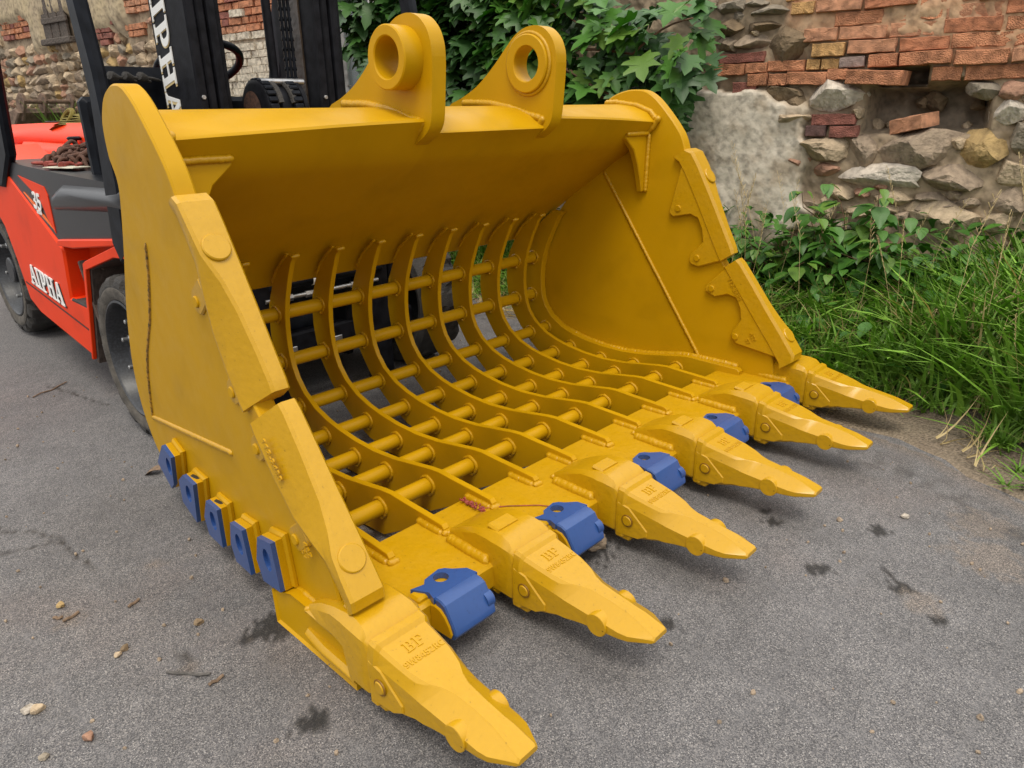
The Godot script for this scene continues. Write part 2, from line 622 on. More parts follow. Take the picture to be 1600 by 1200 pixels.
func make_teeth(t: Node3D) -> void:
	var Y: Material = M.yellow_cast
	var sec := [[0.306, 0.0530, 0.1565, 0.0600, 0.125, 0.0595, 0.036], [0.302, 0.0565, 0.1605, 0.0625, 0.125, 0.0620, 0.033], [0.287, 0.0560, 0.1585, 0.0625, 0.125, 0.0620, 0.033], [0.281, 0.0515, 0.1510, 0.0590, 0.122, 0.0585, 0.036], [0.25, 0.0495, 0.1455, 0.0568, 0.118, 0.0560, 0.044], [0.215, 0.0465, 0.1390, 0.0540, 0.112, 0.0530, 0.053], [0.198, 0.0430, 0.1355, 0.0525, 0.109, 0.0515, 0.058], [0.180, 0.0345, 0.1325, 0.0510, 0.105, 0.0500, 0.062], [0.160, 0.0235, 0.1300, 0.0490, 0.102, 0.0485, 0.066], [0.14, 0.0175, 0.1275, 0.0480, 0.100, 0.0470, 0.069], [0.10, 0.0150, 0.1230, 0.0465, 0.097, 0.0460, 0.074], [0.06, 0.0150, 0.1170, 0.0455, 0.094, 0.0445, 0.078], [0.042, 0.0170, 0.1130, 0.0425, 0.0935, 0.0415, 0.080], [0.004, 0.0195, 0.1005, 0.0230, 0.0945, 0.0225, 0.0855], [0.0, 0.0175, 0.0985, 0.0205, 0.0935, 0.0200, 0.0885]]
	var rings := []
	for q in sec:
		var c := 0.006 if q[0] > 0.19 else 0.0025
		if q[0] < 0.01:
			c = 0.002
		rings.append(ringpts(0, -q[0], q[1], q[2], q[3], q[4], q[5], q[6], c))
	var b := B.new()
	b.loft(rings)
	# round wear bosses, pin pads and the heel lug, joined to the casting
	for s in [-1.0, 1.0]:
		b.lathe([Vector2(0.0235, 0.0), Vector2(0.0225, 0.0225), Vector2(0.0215, 0.0235)], Vector3(s * 0.0262, 0.0865, -0.106), Vector3(s, 0, 0), 22)
		b.extrude(V2([0.128, -0.300, 0.120, -0.270, 0.075, -0.222, 0.060, -0.222, 0.047, -0.245, 0.045, -0.300]), func(q: Vector2, k: float) -> Vector3: return Vector3(s * (k + lerpf(0.0605, 0.0535, clampf((q.y + 0.30) / 0.085, 0.0, 1.0))), q.x, q.y), -0.008, 0.0030, 0.0022)
	b.box(Vector3(0, 0.038, -0.285), Vector3(0.112, 0.02, 0.034), 0.005)
	var tm := b.mesh(19.0)
	var pin := B.new()
	pin.cyl(Vector3(-0.0660, 0.087, -0.272), Vector3(0.0660, 0.087, -0.272), 0.0125, 18, 0.002)
	var pm := pin.mesh()
	var rim := B.new()
	rim.lathe([Vector2(0.0126, 0.0), Vector2(0.0126, 0.0022), Vector2(0.0148, 0.0018), Vector2(0.0152, 0.0)], Vector3(-0.0622, 0.087, -0.272), Vector3(-1, 0, 0), 18, true)
	var rimm := rim.mesh()
	# adapter
	var a := B.new()
	a.loft([ringpts(0, -0.300, 0.055, 0.150, 0.057, 0.10, 0.055, 0.046), ringpts(0, -0.312, 0.060, 0.160, 0.0615, 0.10, 0.060, 0.042), ringpts(0, -0.322, 0.0625, 0.169, 0.0635, 0.10, 0.0625, 0.040, 0.012), ringpts(0, -0.345, 0.0625, 0.174, 0.0640, 0.10, 0.0625, 0.038, 0.015), ringpts(0, -0.362, 0.0620, 0.174, 0.0640, 0.10, 0.0625, 0.036, 0.015), ringpts(0, -0.375, 0.0615, 0.173, 0.0630, 0.112, 0.062, 0.105, 0.013), ringpts(0, -0.41, 0.0600, 0.168, 0.0620, 0.120, 0.061, 0.105, 0.010), ringpts(0, -0.46, 0.0560, 0.148, 0.0600, 0.118, 0.060, 0.105, 0.010), ringpts(0, -0.505, 0.050, 0.122, 0.0560, 0.112, 0.056, 0.105, 0.006)])
	a.loft([ringpts(0, -0.355, 0.060, 0.056, 0.061, 0.045, 0.058, 0.032), ringpts(0, -0.46, 0.058, 0.054, 0.059, 0.040, 0.055, 0.026), ringpts(0, -0.53, 0.050, 0.052, 0.051, 0.045, 0.048, 0.036)])
	a.box(Vector3(-0.012, 0.174, -0.375), Vector3(0.062, 0.010, 0.03), 0.004, Basis(Vector3.RIGHT, 0.1))
	var am := a.mesh(40.0)
	var wms := []
	for s in [-1.0, 1.0]:
		var w := B.new()
		bead(w, PackedVector3Array([Vector3(s * 0.0645, 0.1125, -0.366), Vector3(s * 0.0645, 0.1125, -0.43), Vector3(s * 0.060, 0.111, -0.49)]), 0.0135, 0.07, 0.0045)
		wms.append(w.mesh(60.0))
	var w9 := B.new()
	bead(w9, PackedVector3Array([Vector3(-0.055, 0.112, -0.505), Vector3(0.055, 0.112, -0.505)]), 0.008, 0.3, 0.004)
	wms.append(w9.mesh(60.0))
	for i in 6:
		var x := 0.0007 + (i - 2.5) * 0.34677
		var ad := part("tooth_adapter", am, Y, t)
		ad.position.x = x
		for k in 3:
			if not (i == 0 and k == 0 or i == 5 and k == 1):
				part("weld_bead", wms[k], M.weld, ad)
		var o := part("tooth", tm, Y, t)
		o.position.x = x
		part("pin", pm, Y, o)
		part("pin_rim", rimm, M.yellow_dark, o)
		var tilt := Basis(Vector3.RIGHT, -PI / 2 + 0.185)
		text_part("lettering", "BF", 0.030, 0.0024, Transform3D(tilt, Vector3(0.0, 0.1472, -0.256)), M.weld, o, "Droid Serif")
		text_part("lettering", "9W8452RC", 0.0165, 0.0018, Transform3D(tilt, Vector3(0.0, 0.1421, -0.229)), M.weld, o, "Droid Sans")

func make_shrouds(t: Node3D) -> void:
	var cap := V2([0.112, -0.352, 0.1245, -0.352, 0.1235, -0.330, 0.1185, -0.318, 0.076, -0.2925, 0.064, -0.2905, 0.052, -0.298, 0.048, -0.310, 0.048, -0.35, 0.052, -0.354, 0.056, -0.345, 0.112, -0.345])
	var b := B.new()
	b.extrude(cap, slab(0.0), -0.053, 0.053, 0.003)
	# top wing with a round lifting hole
	var wing := V2([-0.068, -0.398, -0.04, -0.391, -0.03, -0.402, 0.010, -0.409, 0.022, -0.402, 0.030, -0.390, 0.052, -0.370, 0.056, -0.345, -0.056, -0.345, -0.050, -0.365])
	var key := PackedVector2Array()
	var hc := Vector2(-0.003, -0.385)
	for i in wing.size():
		key.append(wing[i])
		if i == 3:
			var a0 := (wing[i] - hc).angle()
			for k in 21:
				var a := a0 - 0.004 - (TAU - 0.008) * k / 20.0
				key.append(hc + Vector2(cos(a), sin(a)) * 0.0155)
			key.append(wing[i] + Vector2(0.0003, 0.0))
	b.extrude(key, func(q: Vector2, k: float) -> Vector3: return Vector3(q.x, k, q.y), 0.1112, 0.1245, 0.0)
	b.lathe([Vector2(0.0185, 0.0), Vector2(0.0185, 0.018), Vector2(0.0165, 0.020)], Vector3(0.036, 0.084, -0.3125), Vector3(1, 0, 0), 20)
	var bm := b.mesh(22.0)
	var y := B.new()
	y.extrude(V2([0.106, -0.356, 0.110, -0.345, 0.108, -0.328, 0.098, -0.315, 0.082, -0.304, 0.066, -0.298, 0.056, -0.302, 0.054, -0.356]), slab(0.0), -0.0570, 0.055, 0.002)
	y.box(Vector3(-0.061, 0.1125, -0.382), Vector3(0.030, 0.016, 0.03), 0.005)
	var ym := y.mesh()
	for i in 5:
		var x := 0.0007 + (i - 2) * 0.34677
		var o := part("lip_guard", bm, M.blue, t)
		o.position.x = x
		o.set_meta("label", "blue guard clipped over the lip between two teeth")
		part("guard_base", ym, M.yellow, o)

func make_protectors(t: Node3D) -> void:
	var up := V2([0.812, -0.800, 0.816, -0.782, 0.796, -0.756, 0.516, -0.598, 0.484, -0.625, 0.453, -0.709, 0.458, -0.736, 0.470, -0.747, 0.493, -0.744, 0.515, -0.720, 0.539, -0.703, 0.581, -0.712, 0.615, -0.730, 0.626, -0.757, 0.613, -0.822, 0.627, -0.838, 0.644, -0.835])
	var lo := V2([0.477, -0.595, 0.488, -0.568, 0.208, -0.354, 0.183, -0.366, 0.210, -0.546, 0.231, -0.567, 0.254, -0.565, 0.269, -0.553, 0.296, -0.540, 0.332, -0.547, 0.365, -0.564, 0.373, -0.595, 0.358, -0.640, 0.375, -0.677, 0.395, -0.674])
	var bolts := [[Vector2(0.643, -0.803), Vector2(0.483, -0.717)], [Vector2(0.386, -0.653), Vector2(0.235, -0.550)]]
	# front bars: stations (front point, outer ridge, depth of the outer slope)
	var bars := [
		[[0.838, -0.792, 0.078, 0.012], [0.828, -0.766, 0.080, 0.016], [0.79, -0.740, 0.079, 0.018], [0.745, -0.714, 0.074, 0.022], [0.70, -0.688, 0.050, 0.050], [0.65, -0.660, 0.036, 0.075], [0.58, -0.622, 0.028, 0.085], [0.530, -0.594, 0.026, 0.085], [0.512, -0.588, 0.026, 0.080]],
		[[0.496, -0.572, 0.026, 0.075], [0.482, -0.556, 0.026, 0.085], [0.42, -0.508, 0.030, 0.085], [0.35, -0.455, 0.038, 0.075], [0.31, -0.424, 0.052, 0.050], [0.275, -0.396, 0.074, 0.022], [0.24, -0.370, 0.079, 0.018], [0.208, -0.347, 0.080, 0.016], [0.186, -0.348, 0.078, 0.012]]]
	for s in [-1.0, 1.0]:
		var pm := plate_map(s)
		for j in 2:
			var b := B.new()
			var wing: PackedVector2Array = up if j == 0 else lo
			b.extrude(wing, pm, -0.0150, 0.002, 0.004)
			for c in bolts[j]:
				var ear := PackedVector2Array()
				for k in 20:
					ear.append(c + Vector2(cos(TAU * k / 20.0), sin(TAU * k / 20.0)) * 0.026)
				var fwd := Vector2(0.557, 0.83) if j == 0 else Vector2(0.606, 0.795)
				b.extrude(Geometry2D.convex_hull(ear + PackedVector2Array([c + fwd * 0.055 + Vector2(-0.02, 0.014), c + fwd * 0.055 + Vector2(0.02, -0.014)])), pm, 0.037, 0.0455, 0.003)
			var rings := []
			var st: Array = bars[j]
			for i in st.size():
				var f := Vector2(st[i][0], st[i][1])
				var d := Vector2(st[mini(i + 1, st.size() - 1)][0] - st[maxi(i - 1, 0)][0], st[mini(i + 1, st.size() - 1)][1] - st[maxi(i - 1, 0)][1]).normalized()
				d = Vector2(-0.83, 0.557) if j == 0 else Vector2(-0.795, 0.606)
				var back := Vector2(-d.y, d.x)
				if back.y > 0:
					back = -back
				var deep := 0.060
				if i == 0 or i == st.size() - 1:
					deep = 0.055
				var r: float = st[i][2]
				var e: float = st[i][3]
				r = r * 0.60 + 0.004   # ridge, measured from the inner face
				var q := [[-0.018, 0.009], [-0.012, 0.0], [r - 0.006, 0.0], [r, 0.005], [lerpf(r, 0.0525, 0.5), 0.5 * e + 0.005], [0.0525, e + 0.006], [0.0505, e + 0.018], [0.040, maxf(deep, e + 0.022)], [-0.013, deep], [-0.018, deep - 0.004]]
				var ring := PackedVector3Array()
				for w in q:
					var at: Vector2 = f + back * w[1]
					ring.append(pm.call(at, w[0]))
				rings.append(ring)
			# the bar straddles the plate edge
			b.loft(rings)
			var disc := Vector2(0.752, -0.7165) if j == 0 else Vector2(0.262, -0.3865)
			var nrm := Vector3(0, 0.557, 0.83) if j == 0 else Vector3(0, 0.606, 0.795)
			var at: Vector3 = pm.call(disc, 0.018)
			b.lathe([Vector2(0.0255, -0.012), Vector2(0.0255, 0.0022), Vector2(0.0235, 0.0042)], at, nrm, 28)
			var o := part("side_cutter_guard", b.mesh(30.0), M.yellow_cast, t)
			for c in bolts[j]:
				var pb := B.new()
				var out: Vector3 = pm.call(c, 0.0495)
				var inn: Vector3 = pm.call(c, -0.0195)
				pb.cyl(inn, out, 0.0115, 16, 0.002)
				part("pin", pb, M.yellow, o)
			if j == 1:
				var along := Vector3(0, -0.795, 0.606)
				var nx := Vector3(-s, 0, 0) if s > 0 else Vector3(s, 0, 0)
				# part number down the wing, beside the pin
				for face in [[-0.016, -s], [0.0515, s]]:
					var n := Vector3(face[1], 0, 0)
					var dirx := Vector3(0, -0.83, 0.557)
					var upv := n.cross(dirx)
					text_part("lettering", "112-2489", 0.020, 0.003, Transform3D(Basis(dirx, upv, n), pm.call(Vector2(0.395, -0.572), face[0])), M.weld, o)
					text_part("lettering", "45Z", 0.019, 0.003, Transform3D(Basis(dirx, upv, n), pm.call(Vector2(0.245, -0.49), face[0])), M.weld, o)
					text_part("lettering", "S7", 0.017, 0.003, Transform3D(Basis(dirx, upv, n), pm.call(Vector2(0.228, -0.505), face[0])), M.weld, o)

func make_heels(t: Node3D) -> void:
	var five := [
		[0.204, -1.223, 0.125, -1.311, 0.075, -1.237, 0.100, -1.205, 0.189, -1.168],
		[0.168, -1.099, 0.135, -1.148, 0.068, -1.160, 0.045, -1.077, 0.168, -1.031],
		[0.157, -0.958, 0.095, -1.002, 0.048, -0.998, 0.052, -0.914, 0.160, -0.893],
		[0.163, -0.818, 0.095, -0.848, 0.054, -0.838, 0.060, -0.757, 0.172, -0.754],
		[0.198, -0.668, 0.13, -0.700, 0.084, -0.687, 0.101, -0.603, 0.214, -0.603]]
	for s in [-1.0, 1.0]:
		var pm := plate_map(s)
		for f in five:
			var poly := V2(f)
			var c := Vector2.ZERO
			for q in poly:
				c += q
			c /= poly.size()
			var grow := PackedVector2Array()
			for q in poly:
				grow.append(c + (q - c) * 1.10 + Vector2(0.005, 0.004))
			var b := B.new()
			b.extrude(grow, pm, 0.036, 0.052, 0.005)
			var slim := PackedVector2Array()
			for q in poly:
				slim.append(c + (q - c) * 1.02)
			b.extrude(slim, pm, 0.044, 0.0665, 0.002)
			var base := part("heel_guard", b, M.yellow, t)
			var top := poly[0].lerp(poly[4], 0.5)
			if s < 0.0 and (f == five[1] or f == five[2]):
				var along := (poly[4] - poly[0]).normalized()
				var chip := part("chipped_patch", rocks[3], M.black_print, base)
				chip.transform = Transform3D(Basis(Vector3(1, 0, 0), Vector3(0, along.y, -along.x), Vector3(0, along.x, along.y)) * Basis.from_scale(Vector3(0.016, 0.0035, 0.035)), pm.call(top, 0.057))
			var bot := poly[2].lerp(poly[3], 0.5)
			var hc := top.lerp(bot, 0.42)
			var ax := (bot - top).normalized()
			var sd := Vector2(-ax.y, ax.x)
			var key := PackedVector2Array()
			for i in poly.size():
				key.append(poly[i])
				if i == 0:
					var a0 := (poly[0] - hc).angle()
					var dir := signf((poly[1] - poly[0]).cross(poly[2] - poly[1]))
					for k in 23:
						var a := a0 - dir * (0.003 + (TAU - 0.006) * k / 22.0)
						var r := Vector2(cos(a), sin(a))
						key.append(hc + ax * r.dot(ax) * 0.026 + sd * r.dot(sd) * 0.017)
					key.append(poly[0] + (poly[1] - poly[0]).normalized() * 0.0003)
			var w := B.new()
			w.extrude(key, pm, 0.0658, 0.0755, 0.0)
			var wp := part("wear_pad", w, M.blue, base)
			wp.set_meta("label", "blue wear pad with an oval hole")
			var cup := B.new()
			var oval := PackedVector2Array()
			for k in 22:
				var a := TAU * k / 22.0
				oval.append(hc + ax * cos(a) * 0.0275 + sd * sin(a) * 0.0185)
			cup.extrude(oval, pm, 0.0660, 0.0690, 0.0)
			part("recess", cup, M.blue, wp)

# ---------------------------------------------------------------- materials
func build_materials() -> void:
	var peel := ntex(noise(0.05, 3, 11), [], 512, 2.0)
	var mott := ntex(noise(0.004, 4, 12), [[0.0, grey(0.93)], [0.5, grey(0.985)], [1.0, grey(1.0)]])
	var blot := ntex(noise(0.012, 5, 21), [[0.0, grey(0.62)], [0.45, grey(0.88)], [0.7, grey(1.0)], [1.0, grey(1.0)]])
	var fine := ntex(noise(0.11, 4, 22), [[0.0, grey(0.55)], [0.5, grey(0.85)], [1.0, grey(1.0)]])
	var rough_n := ntex(noise(0.03, 5, 23), [], 512, 8.0)
	var grit_n := ntex(noise(0.12, 4, 24), [], 512, 8.0)
	var specks := ntex(noise(0.035, 5, 16), [[0.0, grey(0.35)], [0.10, grey(0.80)], [0.17, grey(0.97)], [1.0, grey(1.0)]], 1024)
	mat("yellow", Color(0.495, 0.268, 0.0020), 0.52, 2.0, mott, peel, 0.10)
	mat("yellow_cast", Color(0.495, 0.270, 0.0020), 0.48, 2.0, specks, ntex(noise(0.035, 4, 17), [], 512, 3.0), 0.30)
	mat("yellow_dark", Color(0.22, 0.10, 0.004), 0.5, 2.0, mott)
	mat("weld", Color(0.51, 0.275, 0.0025), 0.40, 3.0, mott, ntex(noise(0.06, 3, 13), [], 512, 4.0), 0.4)
	mat("weld_dark", Color(0.38, 0.19, 0.005), 0.45, 6.0, ntex(noise(0.02, 4, 14), [[0.0, grey(0.2)], [0.40, grey(0.4)], [0.5, grey(1.0)], [1.0, grey(1.0)]]), peel, 0.5)
	mat("blue", Color(0.023, 0.070, 0.235), 0.40, 2.0, specks, peel, 0.06)
	# asphalt: light and dark aggregate in grey binder
	var cell := noise(0.16, 1, 31, FastNoiseLite.TYPE_CELLULAR)
	cell.cellular_return_type = FastNoiseLite.RETURN_CELL_VALUE
	var ctex := ntex(cell, [[0.0, Color(0.40, 0.395, 0.40)], [0.3, Color(0.54, 0.53, 0.53)], [0.6, Color(0.65, 0.635, 0.63)], [0.85, Color(0.74, 0.72, 0.70)], [0.96, Color(0.84, 0.81, 0.78)], [1.0, Color(1, 0.98, 0.95)]], 1024)
	var cn := noise(0.16, 2, 31, FastNoiseLite.TYPE_CELLULAR)
	cn.cellular_return_type = FastNoiseLite.RETURN_DISTANCE
	var a := mat("asphalt", Color(0.735, 0.74, 0.76), 0.85, 3.5, ctex, ntex(cn, [], 1024, 5.0), 0.7)
	a.vertex_color_use_as_albedo = true
	var soil := mat("soil", Color(0.9, 0.9, 0.9), 0.95, 1.5, fine, grit_n, 1.0)
	soil.vertex_color_use_as_albedo = true
	var core := mat("mortar", Color(1, 1, 1), 0.95, 1.6, ntex(noise(0.02, 6, 25), [[0.0, grey(0.6)], [0.5, grey(0.9)], [1.0, grey(1.0)]]), ntex(noise(0.03, 6, 26), [], 512, 6.0), 0.32)
	core.vertex_color_use_as_albedo = true
	# bricks and stones
	var i := 0
	for c in [Color(0.62, 0.265, 0.135), Color(0.36, 0.135, 0.10), Color(0.66, 0.38, 0.15), Color(0.44, 0.33, 0.29), Color(0.18, 0.10, 0.09), Color(0.66, 0.32, 0.18), Color(0.56, 0.22, 0.11), Color(0.74, 0.66, 0.52)]:
		mat("brick%d" % i, c, 0.93, 2.2 + 0.2 * i, blot, grit_n, 1.2)
		i += 1
	i = 0
	for c in [Color(0.22, 0.155, 0.090), Color(0.29, 0.245, 0.185), Color(0.52, 0.40, 0.265), Color(0.66, 0.58, 0.48), Color(0.46, 0.315, 0.135), Color(0.44, 0.245, 0.160), Color(0.36, 0.275, 0.195)]:
		mat("stone%d" % i, c, 0.92, 2.4 + 0.2 * i, blot, rough_n, 1.3)
		i += 1
	mat("old_wood", Color(0.17, 0.135, 0.11), 0.9, 3.0, ntex(noise(0.03, 5, 27), [[0.0, grey(0.4)], [1.0, grey(1.0)]]), rough_n, 0.8)
	mat("white_frame", Color(0.62, 0.62, 0.62), 0.5, 2.0, blot)
	var pane := StandardMaterial3D.new()
	pane.resource_name = "pane"
	pane.transparency = BaseMaterial3D.TRANSPARENCY_ALPHA
	pane.albedo_color = Color(0.5, 0.55, 0.55, 0.25)
	pane.roughness = 0.05
	M["pane"] = pane
	# forklift
	mat("red", Color(0.76, 0.048, 0.007), 0.36, 2.0, mott, peel, 0.05)
	mat("orange", Color(0.80, 0.15, 0.02), 0.35, 2.0)
	mat("black", Color(0.012, 0.014, 0.019), 0.40, 2.0, blot, peel, 0.08)
	mat("mast", Color(0.012, 0.0125, 0.016), 0.48, 3.0, blot, peel, 0.15)
	mat("plastic", Color(0.009, 0.010, 0.013), 0.33, 2.0, mott, peel, 0.06)
	mat("greased", Color(0.075, 0.052, 0.034), 0.42, 2.0, blot, rough_n, 0.2)
	mat("rubber", Color(0.050, 0.046, 0.042), 0.85, 2.5, blot, grit_n, 0.5)
	mat("rubber_dusty", Color(0.105, 0.092, 0.076), 0.92, 2.5, blot, grit_n, 0.5)
	mat("flap", Color(0.085, 0.060, 0.048), 0.85, 3.0, blot, rough_n, 0.6)
	mat("steel", Color(0.50, 0.50, 0.50), 0.38, 3.0, blot, null, 1.0, 0.8)
	mat("rim_paint", Color(0.035, 0.038, 0.045), 0.4, 6.0, ntex(noise(0.03, 5, 29), [[0.0, grey(0.5)], [0.55, grey(0.75)], [0.7, Color(1, 1, 1)], [1.0, Color(1, 1, 1)]]), peel, 0.3)
	mat("white_print", Color(0.78, 0.78, 0.76), 0.5, 2.0)
	mat("cream_print", Color(0.80, 0.62, 0.30), 0.5, 2.0)
	mat("black_print", Color(0.012, 0.012, 0.012), 0.5, 2.0)
	mat("rust", Color(0.13, 0.062, 0.040), 0.85, 8.0, blot, grit_n, 0.8)
	mat("rust_red", Color(0.34, 0.055, 0.035), 0.6, 8.0, blot, grit_n, 0.5)
	mat("rust_pale", Color(0.20, 0.13, 0.09), 0.85, 3.0, blot, grit_n, 0.8)
	mat("webbing", Color(0.24, 0.19, 0.030), 0.9, 12.0, fine, grit_n, 0.8)
	mat("paper", Color(0.68, 0.64, 0.50), 0.8, 3.0, blot)
	mat("twig", Color(0.23, 0.155, 0.10), 0.9, 12.0, blot, grit_n, 0.5)
	mat("twig_grey", Color(0.12, 0.11, 0.10), 0.9, 12.0, blot, grit_n, 0.5)
	for k in ["yellow", "yellow_cast", "weld", "red", "plastic", "black", "mast", "blue"]:
		M[k].metallic_specular = 0.36
	for k in ["yellow", "yellow_cast"]:
		M[k].roughness_texture = blot
	for k in [["yellow_cast", 0.45, 0.20], ["weld", 0.35, 0.34], ["yellow", 0.15, 0.28], ["blue", 0.6, 0.25], ["plastic", 0.3, 0.2]]:
		M[k[0]].clearcoat_enabled = true
		M[k[0]].clearcoat = k[1]
		M[k[0]].clearcoat_roughness = k[2]
	for k in ["yellow", "red", "mast", "black"]:
		M[k].metallic_specular = 0.22
	# greenery; leaves let light through
	i = 0
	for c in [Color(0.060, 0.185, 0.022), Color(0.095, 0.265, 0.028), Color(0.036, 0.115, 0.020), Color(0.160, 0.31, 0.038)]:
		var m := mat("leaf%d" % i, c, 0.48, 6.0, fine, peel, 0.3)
		m.backlight_enabled = true
		m.backlight = Color(c.r * 1.1, c.g * 1.1, c.b * 0.8).linear_to_srgb()
		i += 1
	for g in [["grass_green", Color(0.135, 0.265, 0.030)], ["grass_fresh", Color(0.20, 0.38, 0.042)], ["grass_dry", Color(0.50, 0.39, 0.20)]]:
		var m := mat(g[0], g[1], 0.6, 8.0)
		m.vertex_color_use_as_albedo = true
		m.backlight_enabled = true
		m.backlight = (g[1] * 0.7).linear_to_srgb()
	mat("stem", Color(0.16, 0.085, 0.045), 0.8, 8.0, blot)

# ---------------------------------------------------------------- ground
func grid_mesh(nx: int, nz: int, f: Callable) -> ArrayMesh:
	# f(i, j) -> [position, colour]
	var v := PackedVector3Array()
	var c := PackedColorArray()
	for j in nz:
		for i in nx:
			var r: Array = f.call(i, j)
			v.append(r[0])
			c.append(r[1])
	var nr := PackedVector3Array()
	nr.resize(v.size())
	for j in nz:
		for i in nx:
			var a := v[j * nx + maxi(i - 1, 0)]
			var b := v[j * nx + mini(i + 1, nx - 1)]
			var d := v[maxi(j - 1, 0) * nx + i]
			var e := v[mini(j + 1, nz - 1) * nx + i]
			nr[j * nx + i] = (e - d).cross(b - a).normalized()
	var ix := PackedInt32Array()
	for j in nz - 1:
		for i in nx - 1:
			var o := j * nx + i
			ix.append_array([o, o + 1, o + nx, o + 1, o + nx + 1, o + nx])
	# clockwise when seen along -normal
	var t0 := (v[ix[1]] - v[ix[0]]).cross(v[ix[2]] - v[ix[0]])
	if t0.dot(nr[ix[0]]) > 0.0:
		for k in range(0, ix.size(), 3):
			var s := ix[k + 1]
			ix[k + 1] = ix[k + 2]
			ix[k + 2] = s
	var ar := []
	ar.resize(Mesh.ARRAY_MAX)
	ar[Mesh.ARRAY_VERTEX] = v
	ar[Mesh.ARRAY_NORMAL] = nr
	ar[Mesh.ARRAY_COLOR] = c
	ar[Mesh.ARRAY_INDEX] = ix
	var m := ArrayMesh.new()
	m.add_surface_from_arrays(Mesh.PRIMITIVE_TRIANGLES, ar)
	return m

var EDGE := [[2.4, -0.35], [1.4, 0.05], [0.9, 0.34], [0.355, 0.622], [0.081, 0.775], [-0.267, 0.835], [-1.048, 0.961], [-2.0, 1.129], [-2.46, 1.171], [-3.5, 1.29], [-6.0, 1.25], [-9.0, 0.85], [-14.0, 0.15]]

func edge_x(z: float) -> float:
	for i in EDGE.size() - 1:
		if z <= EDGE[i][0] and z >= EDGE[i + 1][0]:
			return lerpf(EDGE[i][1], EDGE[i + 1][1], (EDGE[i][0] - z) / (EDGE[i][0] - EDGE[i + 1][0]))
	return EDGE[0][1] if z > EDGE[0][0] else EDGE[-1][1]

func wall_x(z: float) -> float:
	return 2.2 + (z + 0.4) * 0.13882

func seg_dist(p: Vector2, l: Array) -> float:
	var d := 1e9
	for i in range(0, l.size() - 2, 2):
		d = minf(d, p.distance_to(Geometry2D.get_closest_point_to_segment(p, Vector2(l[i], l[i + 1]), Vector2(l[i + 2], l[i + 3]))))
	return d

